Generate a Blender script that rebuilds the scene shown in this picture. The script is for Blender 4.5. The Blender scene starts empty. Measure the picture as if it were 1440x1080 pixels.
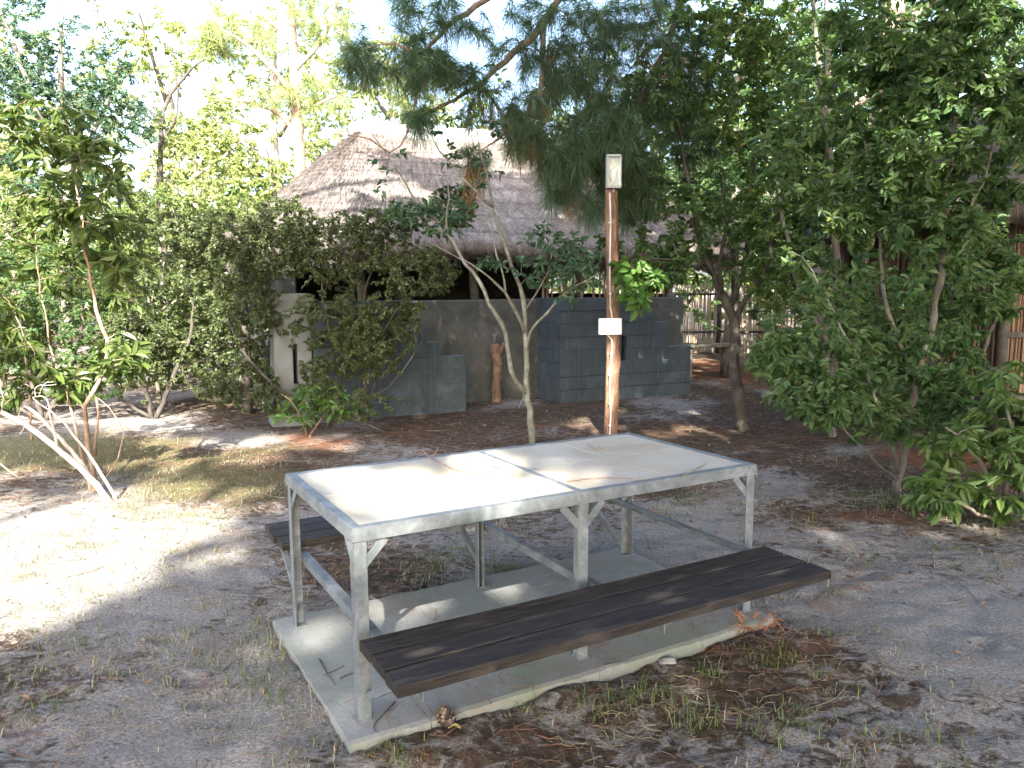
import bpy, math, random
import numpy as np
from mathutils import Vector, Matrix

PI = math.pi
SC = bpy.context.scene
COL = SC.collection

# ------------------------------------------------------------------ camera
CAM_H = 1.6663
F = 1099.2
PITCH, ROLL = 0.1222, -0.0075


def ray(u, v):
    u -= 720.0
    v -= 540.0
    cr, sr = math.cos(ROLL), math.sin(ROLL)
    X = cr * u + sr * v
    Y = -(-sr * u + cr * v)
    c, s = math.cos(PITCH), math.sin(PITCH)
    return np.array([X, Y * s + F * c, Y * c - F * s])


def at(u, v, y):
    """world point at depth y (metres in front of the viewer) for a photo position"""
    d = ray(u, v)
    return np.array([0, 0, CAM_H]) + d * (y / d[1])


def on(u, v, z=0.0):
    """world point at height z for a photo position"""
    d = ray(u, v)
    return np.array([0, 0, CAM_H]) + d * ((z - CAM_H) / d[2])


cam_d = bpy.data.cameras.new('camera')
cam = bpy.data.objects.new('camera', cam_d)
COL.objects.link(cam)
c_, s_ = math.cos(PITCH), math.sin(PITCH)
rt, up, fw = Vector((1, 0, 0)), Vector((0, s_, c_)), Vector((0, c_, -s_))
r2 = rt * math.cos(ROLL) + up * math.sin(ROLL)
u2 = up * math.cos(ROLL) - rt * math.sin(ROLL)
m = Matrix((r2, u2, -fw)).transposed().to_4x4()
m.translation = Vector((0, 0, CAM_H))
cam.matrix_world = m
cam_d.sensor_width = 36
cam_d.lens = F / 1440 * 36
cam_d.clip_end = 3000
cam_d.clip_start = 0.05
SC.camera = cam

# ------------------------------------------------------------------ light
SUN_EL = math.radians(34.4)
SUN = np.array([0.0346 * math.cos(SUN_EL), -0.9994 * math.cos(SUN_EL), math.sin(SUN_EL)])
ld = bpy.data.lights.new('sun', 'SUN')
ld.energy = 5.0
ld.angle = math.radians(0.7)
ld.color = (1.0, 0.95, 0.85)
lo = bpy.data.objects.new('sun', ld)
lo.rotation_euler = Vector(SUN).to_track_quat('Z', 'Y').to_euler()
lo.location = (0, -20, 20)
COL.objects.link(lo)
w = bpy.data.worlds.new('World')
SC.world = w
w.use_nodes = True
nt = w.node_tree
sky = nt.nodes.new('ShaderNodeTexSky')
sky.sky_type = 'NISHITA'
sky.sun_disc = False
sky.sun_elevation = SUN_EL
sky.sun_rotation = math.radians(178)
sky.air_density = 1.0
sky.dust_density = 4.0
sky.ozone_density = 1.0
nt.links.new(sky.outputs[0], nt.nodes['Background'].inputs[0])
nt.nodes['Background'].inputs[1].default_value = 0.15
SC.view_settings.view_transform = 'Standard'
SC.view_settings.look = 'None'
SC.view_settings.gamma = 1
SC.view_settings.exposure = 2.78
SC.cycles.use_denoising = True
SC.cycles.max_bounces = 7
SC.cycles.diffuse_bounces = 4
SC.cycles.glossy_bounces = 2
SC.cycles.transmission_bounces = 4
SC.cycles.caustics_reflective = False
SC.cycles.caustics_refractive = False


# ------------------------------------------------------------------ numpy noise
def vnoise(x, y, seed=0):
    x = np.asarray(x, float)
    y = np.asarray(y, float)
    xi = np.floor(x).astype(np.int64)
    yi = np.floor(y).astype(np.int64)
    fx, fy = x - xi, y - yi
    fx = fx * fx * (3 - 2 * fx)
    fy = fy * fy * (3 - 2 * fy)

    def h(a, b):
        n = (a * 374761393 + b * 668265263 + seed * 974634777) & 0xffffffff
        n = ((n ^ (n >> 13)) * 1274126177) & 0xffffffff
        return ((n ^ (n >> 16)) & 0xffff) / 65535.0
    return (h(xi, yi) * (1 - fx) + h(xi + 1, yi) * fx) * (1 - fy) + (h(xi, yi + 1) * (1 - fx) + h(xi + 1, yi + 1) * fx) * fy


def fbm(x, y, seed=0, o=4):
    s = 0
    a = 0.5
    for k in range(o):
        s = s + a * vnoise(x * 2 ** k + 13.7 * k, y * 2 ** k - 7.1 * k, seed + k)
        a *= 0.5
    return s / (1 - 0.5 ** o)


# ------------------------------------------------------------------ mesh builder
class MB:
    def __init__(self):
        self.V, self.F, self.n = [], [], 0

    def add(self, v, f):
        v = np.asarray(v, float).reshape(-1, 3)
        f = np.asarray(f, np.int64)
        self.V.append(v)
        self.F.append(f + self.n)
        self.n += len(v)
        return self

    def box(self, lo_, hi, bev=0.0, M=None):
        """box with chamfered edges"""
        lo_ = np.array(lo_, float)
        hi = np.array(hi, float)
        b = min(bev, 0.45 * float(min(hi - lo_)))
        if b <= 0:
            v = np.array([[(lo_, hi)[i][0], (lo_, hi)[j][1], (lo_, hi)[k][2]] for i in (0, 1) for j in (0, 1) for k in (0, 1)])
            f = [[0, 1, 3, 2], [4, 6, 7, 5], [0, 4, 5, 1], [2, 3, 7, 6], [0, 2, 6, 4], [1, 5, 7, 3]]
        else:
            bm = bmesh_box(lo_, hi, b)
            v, f = bm
            if M is not None:
                v = (np.c_[v, np.ones(len(v))] @ np.array(M).T)[:, :3]
            off = self.n
            self.V.append(v)
            self.n += len(v)
            for g in f:
                self.F.append(np.array([g]) + off)
            return self
        if M is not None:
            v = (np.c_[v, np.ones(8)] @ np.array(M).T)[:, :3]
        return self.add(v, f)

    def bar(self, a, b, wd, th, upv=(0, 0, 1), bev=0.0):
        """flat bar from a to b, width wd across (perpendicular to upv and run), thickness th along the other way"""
        a = Vector(a)
        b = Vector(b)
        x = (b - a)
        L = x.length
        x.normalize()
        y = Vector(upv).cross(x)
        y.normalize()
        z = x.cross(y)
        M = Matrix((x, y, z)).transposed().to_4x4()
        M.translation = a
        return self.box((0, -wd / 2, -th / 2), (L, wd / 2, th / 2), bev, M)

    def tube(self, pts, rad, k=6, cap=True):
        pts = np.asarray(pts, float)
        n = len(pts)
        rad = np.broadcast_to(np.asarray(rad, float), (n,))
        t = np.gradient(pts, axis=0)
        t /= np.linalg.norm(t, axis=1)[:, None] + 1e-12
        ref = np.array([0, 0, 1.0]) if abs(t[0][2]) < 0.8 else np.array([1.0, 0, 0])
        vs = []
        for i in range(n):
            u = ref - t[i] * (ref @ t[i])
            u /= np.linalg.norm(u) + 1e-12
            ref = u
            v = np.cross(t[i], u)
            an = np.arange(k) * 2 * PI / k
            vs.append(pts[i] + rad[i] * (np.cos(an)[:, None] * u + np.sin(an)[:, None] * v))
        v = np.concatenate(vs)
        i = np.arange(n - 1)[:, None] * k
        j = np.arange(k)[None]
        jn = (j + 1) % k
        f = np.stack([i + j, i + jn, i + k + jn, i + k + j], -1).reshape(-1, 4)
        o = self.n
        self.add(v, f)
        if cap:
            self.F.append(np.array([np.arange(k)[::-1]]) + o)
            self.F.append(np.array([np.arange(k)]) + o + (n - 1) * k)
        return self

    def tubes(self, P, R, k=4):
        """many tubes at once: P (T,n,3), R (T,n)"""
        P = np.asarray(P, float)
        T, n, _ = P.shape
        if T == 0:
            return self
        t = np.gradient(P, axis=1)
        t /= np.linalg.norm(t, axis=2)[..., None] + 1e-12
        ref = np.where(np.abs(t[:, :1, 2:3]) < 0.8, np.array([0, 0, 1.0]), np.array([1.0, 0, 0]))
        u = ref - t * (t * ref).sum(-1, keepdims=True)
        u /= np.linalg.norm(u, axis=2)[..., None] + 1e-12
        v = np.cross(t, u)
        an = np.arange(k) * 2 * PI / k
        ring = P[:, :, None] + R[:, :, None, None] * (np.cos(an)[:, None] * u[:, :, None] + np.sin(an)[:, None] * v[:, :, None])
        V = ring.reshape(-1, 3)
        b = np.arange(T)[:, None, None] * (n * k)
        i = np.arange(n - 1)[None, :, None] * k
        j = np.arange(k)[None, None]
        jn = (j + 1) % k
        f = np.stack([b + i + j, b + i + jn, b + i + k + jn, b + i + k + j], -1).reshape(-1, 4)
        return self.add(V, f)

    def build(self, name, mat, parent=None, smooth=False, base=None, attrs=None):
        me = bpy.data.meshes.new(name)
        V = np.concatenate(self.V) if self.V else np.zeros((0, 3))
        if base is not None:
            V = V - np.asarray(base, float)
        me.vertices.add(len(V))
        me.vertices.foreach_set('co', V.astype(np.float32).ravel())
        idx, tot = [], []
        for f in self.F:
            idx.append(f.ravel())
            tot.append(np.full(len(f), f.shape[1], np.int32))
        idx = np.concatenate(idx).astype(np.int32)
        tot = np.concatenate(tot)
        st = np.concatenate([[0], np.cumsum(tot)[:-1]]).astype(np.int32)
        me.loops.add(len(idx))
        me.loops.foreach_set('vertex_index', idx)
        me.polygons.add(len(tot))
        me.polygons.foreach_set('loop_start', st)
        me.polygons.foreach_set('loop_total', tot)
        me.polygons.foreach_set('use_smooth', np.full(len(tot), bool(smooth)))
        if attrs:
            for k, a in attrs.items():
                at_ = me.attributes.new(k, 'FLOAT', 'POINT')
                at_.data.foreach_set('value', np.asarray(a, np.float32).ravel())
        me.update(calc_edges=True)
        me.validate()
        if isinstance(mat, (list, tuple)):
            for q in mat:
                me.materials.append(q)
        elif mat:
            me.materials.append(mat)
        o = bpy.data.objects.new(name, me)
        COL.objects.link(o)
        if parent is not None:
            o.parent = parent
        return o


_bc = {}


def bmesh_box(lo_, hi, b):
    # 24-vertex chamfered box
    v = []
    idx = {}
    for i in (0, 1):
        for j in (0, 1):
            for k in (0, 1):
                c = [(lo_, hi)[i][0], (lo_, hi)[j][1], (lo_, hi)[k][2]]
                s = [1 - 2 * i, 1 - 2 * j, 1 - 2 * k]
                for ax in range(3):   # vertex lying on the face whose normal is ax
                    p = list(c)
                    for q in range(3):
                        if q != ax:
                            p[q] += s[q] * b
                    idx[(i, j, k, ax)] = len(v)
                    v.append(p)
    f = []
    C = lambda ax, s, a, b2: None
    for ax in range(3):
        o1, o2 = [q for q in range(3) if q != ax]
        for s in (0, 1):
            loop = []
            for (p, q) in ((0, 0), (1, 0), (1, 1), (0, 1)):
                key = [0, 0, 0]
                key[ax] = s
                key[o1] = p
                key[o2] = q
                loop.append(idx[(*key, ax)])
            f.append(loop)
    for ax in range(3):               # edges parallel to ax
        o1, o2 = [q for q in range(3) if q != ax]
        for p in (0, 1):
            for q in (0, 1):
                k0 = [0, 0, 0]
                k0[o1] = p
                k0[o2] = q
                k1 = list(k0)
                k1[ax] = 1
                f.append([idx[(*k0, o1)], idx[(*k1, o1)], idx[(*k1, o2)], idx[(*k0, o2)]])
    for i in (0, 1):
        for j in (0, 1):
            for k in (0, 1):
                f.append([idx[(i, j, k, 0)], idx[(i, j, k, 1)], idx[(i, j, k, 2)]])
    v = np.array(v, float)
    cen = v.mean(0)
    out = []
    for g in f:
        p = v[g]
        n = np.cross(p[1] - p[0], p[2] - p[0])
        out.append(g if n @ (p.mean(0) - cen) > 0 else g[::-1])
    return v, out


def tag(o, label=None, cat=None, group=None, kind=None):
    if label:
        o['label'] = label
    if cat:
        o['category'] = cat
    if group:
        o['group'] = group
    if kind:
        o['kind'] = kind
    return o


def thing(name, label, cat, loc=(0, 0, 0), rotz=0.0, group=None):
    o = bpy.data.objects.new(name, None)
    COL.objects.link(o)
    o.location = tuple(float(q) for q in loc)
    o.rotation_euler = (0, 0, rotz)
    o.empty_display_size = 0.1
    return tag(o, label, cat, group)


# ------------------------------------------------------------------ materials
class N:
    def __init__(self, name):
        self.m = bpy.data.materials.new(name)
        self.m.use_nodes = True
        self.t = self.m.node_tree
        self.b = self.t.nodes['Principled BSDF']
        self.out = self.t.nodes['Material Output']

    def new(self, typ, **kw):
        n = self.t.nodes.new(typ)
        for k, v in kw.items():
            if k in n.inputs.keys():
                n.inputs[k].default_value = v
            else:
                setattr(n, k, v)
        return n

    def link(self, a, b):
        self.t.links.new(a, b)

    def coord(self, scale=(1, 1, 1), out='Object'):
        tc = self.new('ShaderNodeTexCoord')
        mp = self.new('ShaderNodeMapping')
        mp.inputs['Scale'].default_value = scale
        self.link(tc.outputs[out], mp.inputs['Vector'])
        return mp.outputs[0]

    def noise(self, vec, scale=5, detail=5, rough=0.6, dist=0.0):
        n = self.new('ShaderNodeTexNoise')
        n.inputs['Scale'].default_value = scale
        n.inputs['Detail'].default_value = detail
        n.inputs['Roughness'].default_value = rough
        n.inputs['Distortion'].default_value = dist
        if vec is not None:
            self.link(vec, n.inputs['Vector'])
        return n.outputs['Fac']

    def ramp(self, fac, stops, interp='LINEAR'):
        r = self.new('ShaderNodeValToRGB')
        e = r.color_ramp.elements
        r.color_ramp.interpolation = interp
        while len(e) < len(stops):
            e.new(0.5)
        for q, (p, c) in zip(e, stops):
            q.position = p
            q.color = (c, c, c, 1) if isinstance(c, (int, float)) else (*c, 1)
        self.link(fac, r.inputs[0])
        return r.outputs[0]

    def mix(self, fac, a, b, mode='MIX'):
        x = self.new('ShaderNodeMix', data_type='RGBA', blend_type=mode)
        for s, i in ((fac, 0), (a, 6), (b, 7)):
            if isinstance(s, (int, float)):
                x.inputs[i].default_value = s if i == 0 else (s, s, s, 1)
            elif isinstance(s, tuple):
                x.inputs[i].default_value = (*s, 1)
            else:
                self.link(s, x.inputs[i])
        return x.outputs[2]

    def math(self, op, a, b=0.5):
        x = self.new('ShaderNodeMath', operation=op)
        for s, i in ((a, 0), (b, 1)):
            if isinstance(s, (int, float)):
                x.inputs[i].default_value = s
            else:
                self.link(s, x.inputs[i])
        return x.outputs[0]

    def attr(self, name):
        return self.new('ShaderNodeAttribute', attribute_name=name).outputs['Fac']

    def set(self, color=None, rough=None, metal=None, bump=None, bstr=0.3, bdist=0.01, spec=None):
        for s, k in ((color, 'Base Color'), (rough, 'Roughness'), (metal, 'Metallic'), (spec, 'Specular IOR Level')):
            if s is None:
                continue
            if isinstance(s, tuple):
                self.b.inputs[k].default_value = (*s, 1)
            elif isinstance(s, (int, float)):
                self.b.inputs[k].default_value = s
            else:
                self.link(s, self.b.inputs[k])
        if bump is not None:
            bp = self.new('ShaderNodeBump')
            bp.inputs['Strength'].default_value = bstr
            bp.inputs['Distance'].default_value = bdist
            self.link(bump, bp.inputs['Height'])
            self.link(bp.outputs[0], self.b.inputs['Normal'])
        return self.m


def mat_leaf(name, a, b, c, trans=0.35, rough=0.42, scale=1.3):
    """leaf: colour varies leaf by leaf and clump by clump between a, b and now and then c"""
    n = N(name)
    g = n.new('ShaderNodeNewGeometry')
    rnd = g.outputs['Random Per Island']
    cl = n.noise(n.coord(), scale, 2, 0.5)
    f = n.math('ADD', n.math('MULTIPLY', rnd, 0.6), n.math('MULTIPLY', cl, 0.5))
    col = n.ramp(f, [(0.2, a), (0.62, b), (0.86, b), (0.95, c)])
    n.set(col, rough, spec=0.4)
    tr = n.new('ShaderNodeBsdfTranslucent')
    tc = n.mix(1.0, col, (1.0, 1.0, 0.45), 'MULTIPLY')
    n.link(tc, tr.inputs['Color'])
    mx = n.new('ShaderNodeMixShader')
    mx.inputs[0].default_value = trans
    n.link(n.b.outputs[0], mx.inputs[1])
    n.link(tr.outputs[0], mx.inputs[2])
    n.link(mx.outputs[0], n.out.inputs[0])
    return n.m


def mat_bark(name, a, b, c, sc=1.0, stretch=0.25, bstr=0.5):
    n = N(name)
    v = n.coord((1, 1, stretch))
    f1 = n.noise(v, 22 * sc, 6, 0.7, 0.6)
    f2 = n.noise(n.coord(), 5 * sc, 4, 0.6)
    col = n.ramp(f1, [(0.3, a), (0.55, b), (0.75, b)])
    col = n.mix(n.ramp(f2, [(0.5, 0.0), (0.65, 1.0)]), col, c)
    return n.set(col, 0.85, bump=f1, bstr=bstr, bdist=0.01)


M = {}
M['leaf_tree'] = mat_leaf('leaf_mid_green', (0.04, 0.1, 0.042), (0.125, 0.2, 0.075), (0.34, 0.33, 0.08), 0.54)
M['leaf_yelgreen'] = mat_leaf('leaf_fresh_green', (0.045, 0.1, 0.025), (0.13, 0.2, 0.055), (0.32, 0.3, 0.07), 0.48)
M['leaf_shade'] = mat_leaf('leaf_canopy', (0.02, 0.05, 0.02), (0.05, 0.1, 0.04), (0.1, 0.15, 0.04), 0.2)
M['leaf_light'] = mat_leaf('leaf_light_green', (0.055, 0.13, 0.03), (0.1, 0.2, 0.045), (0.28, 0.26, 0.05), 0.45)
M['leaf_bush'] = mat_leaf('leaf_small_dull', (0.04, 0.06, 0.024), (0.095, 0.12, 0.045), (0.2, 0.14, 0.05), 0.3)
M['leaf_olive'] = mat_leaf('leaf_olive', (0.04, 0.075, 0.02), (0.1, 0.14, 0.035), (0.3, 0.24, 0.06), 0.4)
M['leaf_blue'] = mat_leaf('leaf_blue_green', (0.03, 0.075, 0.045), (0.07, 0.13, 0.07), (0.15, 0.19, 0.06), 0.35)
M['leaf_sunlit'] = mat_leaf('leaf_yellow_sunlit', (0.14, 0.19, 0.06), (0.26, 0.3, 0.11), (0.4, 0.36, 0.14), 0.45)  # yellow green raised paler for the washed-out sunlit look
M['needle'] = mat_leaf('pine_needle', (0.04, 0.085, 0.045), (0.105, 0.17, 0.085), (0.22, 0.19, 0.06), 0.35, 0.45)
M['needle_far'] = mat_leaf('pine_needle_sunny', (0.14, 0.2, 0.07), (0.27, 0.31, 0.13), (0.38, 0.37, 0.16), 0.35, 0.5)  # paler lit copy of the pine needle colour
M['needle_dead'] = mat_leaf('pine_needle_dead', (0.16, 0.08, 0.035), (0.3, 0.17, 0.07), (0.4, 0.3, 0.09), 0.25, 0.6)
M['bark_grey'] = mat_bark('bark_grey', (0.06, 0.05, 0.04), (0.15, 0.13, 0.1), (0.2, 0.2, 0.16))
M['bark_pale'] = mat_bark('bark_pale_lichen', (0.075, 0.072, 0.055), (0.16, 0.155, 0.12), (0.25, 0.26, 0.21), 1.4, 0.6, 0.25)
M['bark_pine'] = mat_bark('bark_pine', (0.07, 0.045, 0.035), (0.24, 0.15, 0.11), (0.34, 0.25, 0.2), 0.6)
M['bark_dark'] = mat_bark('bark_dark', (0.02, 0.016, 0.013), (0.055, 0.045, 0.036), (0.09, 0.08, 0.066))
M['bark_red'] = mat_bark('bark_reddish', (0.1, 0.055, 0.035), (0.22, 0.14, 0.095), (0.32, 0.24, 0.18), 2, 0.3, 0.2)
M['bark_bleached'] = mat_bark('bark_bleached', (0.3, 0.24, 0.2), (0.5, 0.42, 0.37), (0.6, 0.52, 0.46), 2, 0.3, 0.2)


# ------------------------------------------------------------------ plants
def smooth_path(pts, rad, step=0.12, rng=None, wob=0.0):
    pts = np.asarray(pts, float)
    rad = np.asarray(rad, float)
    n = len(pts)
    d = np.r_[0, np.cumsum(np.linalg.norm(np.diff(pts, axis=0), axis=1))]
    m_ = max(3, int(d[-1] / step) + 1)
    s = np.linspace(0, d[-1], m_)
    # Catmull-Rom
    ext = np.vstack([2 * pts[0] - pts[1], pts, 2 * pts[-1] - pts[-2]])
    k = np.clip(np.searchsorted(d, s, 'right') - 1, 0, n - 2)
    t = ((s - d[k]) / np.maximum(d[k + 1] - d[k], 1e-9))[:, None]
    p0, p1, p2, p3 = ext[k], ext[k + 1], ext[k + 2], ext[k + 3]
    P = 0.5 * (2 * p1 + (p2 - p0) * t + (2 * p0 - 5 * p1 + 4 * p2 - p3) * t ** 2 + (3 * p1 - p0 - 3 * p2 + p3) * t ** 3)
    R = np.interp(s, d, rad)
    if rng is not None and wob:
        q = rng.normal(0, 1, (m_, 3)) * wob
        q[0] = 0
        P = P + q
    return P, R


def grow(paths, targets, rng, bow=0.18, sag=0.0, n=6, rmax=0.02, rtip=0.0025, rk=0.007):
    """branches from the limbs out to every target, each from the nearest wood already there"""
    P = np.concatenate([p for p, r in paths])
    R = np.concatenate([r for p, r in paths])
    T = np.asarray(targets, float)
    D = np.full(len(T), 1e9)
    I = np.zeros(len(T), int)
    for k in range(0, len(P), 256):
        d = np.linalg.norm(T[:, None] - P[None, k:k + 256], axis=2)
        j = d.argmin(1)
        dm = d[np.arange(len(T)), j]
        u = dm < D
        D[u] = dm[u]
        I[u] = j[u] + k
    P = list(P)
    R = list(R)
    out, outr = [], []
    alive = np.ones(len(T), bool)
    for _ in range(len(T)):
        i = int(np.where(alive, D, 1e12).argmin())
        alive[i] = False
        a, b = np.array(P[I[i]]), T[i]
        L = np.linalg.norm(b - a)
        if L < 0.03:
            continue
        s = np.linspace(0, 1, n)[:, None]
        off = rng.normal(0, 1, 3) * bow * L
        off[2] += bow * 0.8 * L
        pts = a + (b - a) * s + off * (s * (1 - s)) * 1.6
        pts[:, 2] -= sag * L * s[:, 0] ** 2
        pts[1:-1] += rng.normal(0, 0.02 * L, (n - 2, 3))
        r0 = min(R[I[i]] * 0.75, rmax, rtip + rk * L + 0.001)
        rr = np.linspace(r0, rtip, n)
        out.append(pts)
        outr.append(rr)
        base = len(P)
        new = pts[2:]
        P.extend(new)
        R.extend(rr[2:])
        d = np.linalg.norm(T[:, None] - new[None], axis=2)
        j = d.argmin(1)
        dm = d[np.arange(len(T)), j]
        u = dm < D
        D[u] = dm[u]
        I[u] = j[u] + base
    return np.array(out), np.array(outr)


def unit(v):
    return v / (np.linalg.norm(v, axis=-1, keepdims=True) + 1e-9)


def leaves(mb, tw, per, L, W, rng, s0=0.25, droop=0.25, spread=0.9, Lvar=0.5, flat=0.5, fold=0.25):
    """leaves in alternate rows along the twigs"""
    T, n, _ = tw.shape
    s = s0 + (1 - s0) * ((np.arange(per)[None] + rng.uniform(0, 1, (T, per))) / per)
    x = np.clip(s * (n - 1), 0, n - 1.001)
    k = x.astype(int)
    f = (x - k)[..., None]
    ti = np.arange(T)[:, None]
    p = tw[ti, k] * (1 - f) + tw[ti, k + 1] * f
    d = unit(tw[ti, k + 1] - tw[ti, k])
    p = p.reshape(-1, 3)
    d = d.reshape(-1, 3)
    m_ = len(p)
    sgn = np.tile(np.where(np.arange(per) % 2, 1.0, -1.0), T)[:, None]
    upv = np.array([0, 0, 1.0]) + rng.normal(0, 0.25, (m_, 3))
    side = unit(np.cross(d, upv))
    ld_ = unit(d * rng.uniform(0.15, 0.9, (m_, 1)) + side * sgn * spread + rng.normal(0, 0.35, (m_, 3)) - np.array([0, 0, droop]))
    nrm = np.array([0, 0, 1.0]) * flat + rng.normal(0, 0.45, (m_, 3)) + side * sgn * 0.2
    wv = unit(np.cross(nrm, ld_))
    nn = unit(np.cross(ld_, wv))
    ll = L * rng.uniform(1 - Lvar, 1 + Lvar, (m_, 1))
    ww = W * rng.uniform(0.8, 1.2, (m_, 1)) * ll / L
    o = p + ld_ * 0.1 * ll
    v = np.stack([o, o + ld_ * ll * 0.33 + wv * ww * 0.5 + nn * ww * fold, o + ld_ * ll * 0.7 + wv * ww * 0.38 + nn * (ww * fold * 0.7 - ll * 0.04),
                  o + ld_ * ll - nn * ll * 0.13,
                  o + ld_ * ll * 0.7 - wv * ww * 0.38 + nn * (ww * fold * 0.7 - ll * 0.04), o + ld_ * ll * 0.33 - wv * ww * 0.5 + nn * ww * fold], 1)
    b = np.arange(m_)[:, None] * 6
    fc = np.concatenate([b + np.array([[0, 3, 2, 1]]), b + np.array([[0, 5, 4, 3]])])
    mb.add(v.reshape(-1, 3), fc)


def needles(mb, tw, per, L, wd, rng, s0=0.55, droop=0.35, fwd=0.7, rnd=0.65):
    T, n, _ = tw.shape
    s = s0 + (1 - s0) * rng.uniform(0, 1, (T, per)) ** 0.7
    x = np.clip(s * (n - 1), 0, n - 1.001)
    k = x.astype(int)
    f = (x - k)[..., None]
    ti = np.arange(T)[:, None]
    p = (tw[ti, k] * (1 - f) + tw[ti, k + 1] * f).reshape(-1, 3)
    d = unit(tw[ti, k + 1] - tw[ti, k]).reshape(-1, 3)
    m_ = len(p)
    a = unit(d * fwd + rng.normal(0, rnd, (m_, 3)))
    ll = L * rng.uniform(0.65, 1.15, (m_, 1))
    q1 = p + a * ll * 0.5 - np.array([0, 0, 1.0]) * droop * ll * 0.15
    q2 = p + a * ll - np.array([0, 0, 1.0]) * droop * ll * 0.75
    wv = unit(np.cross(a, rng.normal(0, 1, (m_, 3)))) * wd / 2
    v = np.stack([p - wv, p + wv, q1 - wv, q1 + wv, q2 - wv * 0.3, q2 + wv * 0.3], 1)
    b = np.arange(m_)[:, None] * 6
    mb.add(v.reshape(-1, 3), np.concatenate([b + np.array([[0, 1, 3, 2]]), b + np.array([[2, 3, 5, 4]])]))


def cloud(vols, n, rng, shell=0.45, gap=0.42, gs=1.1):
    """points through ellipsoids (centre, radii, weight), thinned into clumps with gaps"""
    wts = np.array([v[2] for v in vols], float)
    wts /= wts.sum()
    out = []
    while len(out) < n:
        v = vols[rng.choice(len(vols), p=wts)]
        q = unit(rng.normal(0, 1, 3)) * rng.uniform(shell ** 3, 1) ** (1 / 3)
        if rng.uniform() < 0.16:
            q = q * rng.uniform(1.0, 1.4)
        p = np.array(v[0]) + q * np.array(v[1])
        g = fbm(p[0] * gs + p[2] * 0.7 * gs, p[1] * gs - p[2] * 0.9 * gs + 5, 3, 2)
        if g < gap and rng.uniform() < 0.85:
            continue
        if p[2] < 0.06:
            continue
        out.append(p)
    return np.array(out)


def plant(name, label, cat, base, limbs, vols, ntw, leaf, bark, seed, group=None, gap=0.42, gs=1.1, shell=0.4, sag=0.05,
          rmax=0.02, tk=8, wob=0.008, bow=0.18, tkeep=None):
    rng = np.random.default_rng(seed)
    base = np.asarray(base, float)
    root = thing(name, label, cat, base, group=group)
    paths = []
    wood = MB()
    for pts, rad in limbs:
        P, R = smooth_path(pts, rad, 0.12, rng, wob)
        R = R * (1 + 0.10 * rng.normal(0, 1, len(R)).clip(-1, 1))
        paths.append((P, R))
        wood.tube(P, R, tk)
    tg = cloud(vols, ntw, rng, shell, gap, gs)
    if tkeep is not None:
        tg = tg[tkeep(tg)]
    tw, tr = grow(paths, tg, rng, rmax=rmax, sag=sag, bow=bow)
    wood.tubes(tw, tr, 4)
    wood.build('trunk', bark, root, True, base)
    mb = MB()
    if leaf.get('needle'):
        needles(mb, tw, leaf['per'], leaf['L'], leaf['W'], rng, leaf.get('s0', 0.55), leaf.get('droop', 0.35))
    else:
        leaves(mb, tw, leaf['per'], leaf['L'], leaf['W'], rng, leaf.get('s0', 0.25), leaf.get('droop', 0.25), flat=leaf.get('flat', 0.5))
    mb.build('crown', leaf['mat'], root, False, base)
    return root, tw


def copy_tree(o, loc, rz, sc, label):
    r = o.copy()
    COL.objects.link(r)
    r.location = tuple(float(q) for q in loc)
    r.rotation_euler = (0, 0, rz)
    r.scale = sc
    r['label'] = label
    for ch in list(o.children):
        c = ch.copy()
        COL.objects.link(c)
        c.parent = r
    return r


# ------------------------------------------------------------------ ground
X0, Y0, ANG = -0.585, 2.753, 0.512        # table corner and heading
TD = np.array([math.cos(ANG), math.sin(ANG)])
TN = np.array([-math.sin(ANG), math.cos(ANG)])


def tpt(u, v, z=0.0):
    q = np.array([X0, Y0]) + TD * u + TN * v
    return np.array([q[0], q[1], z])


def tuv(x, y):
    return (x - X0) * TD[0] + (y - Y0) * TD[1], (x - X0) * TN[0] + (y - Y0) * TN[1]


_dr = np.random.default_rng(909)
DENTS = [(_dr.uniform(-3.5, 4), _dr.uniform(1.6, 6.5), _dr.uniform(0, PI), _dr.uniform(.07, .14), _dr.uniform(.04, .06), _dr.uniform(.008, .02)) for _ in range(110)]


def gh(x, y):
    dn = 0
    for (dx_, dy_, da_, dl_, dw_, dz_) in DENTS:
        ex_, ey_ = x - dx_, y - dy_
        r2_ = ((ex_ * math.cos(da_) + ey_ * math.sin(da_)) / dl_) ** 2 + ((ey_ * math.cos(da_) - ex_ * math.sin(da_)) / dw_) ** 2
        dn = dn - dz_ * np.exp(-r2_ ** 2) + dz_ * 0.5 * np.exp(-(np.sqrt(r2_ + 1e-9) - 1.35) ** 2 * 9)
    return gh0(x, y, dn)


def gh0(x, y, dn):
    z = 0.05 * (fbm(x * 0.55, y * 0.55, 11, 3) - 0.5) + 0.050 * (fbm(x * 2.2, y * 2.2, 21, 3) - 0.5) + 0.034 * (fbm(x * 6.5, y * 8, 31, 3) - 0.5)
    u, v = tuv(x, y)
    du = np.maximum(np.maximum(-0.07 - u, u - 2.07), 0)
    dv = np.maximum(np.maximum(-0.115 - v, v - 1.118), 0)
    d = np.hypot(du, dv)
    k = np.clip(d / 0.35, 0, 1)
    z = z + dn
    return z * k - 0.004 + (1 - k) * np.clip(0.085 * (fbm(x * 5, y * 5, 41, 3) - 0.33), -0.005, 0.043) - 0.02 * (d < 0.001)


def blob(x, y, p, rx, ry):
    return np.exp(-(((x - p[0]) / rx) ** 2 + ((y - p[1]) / ry) ** 2))


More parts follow.
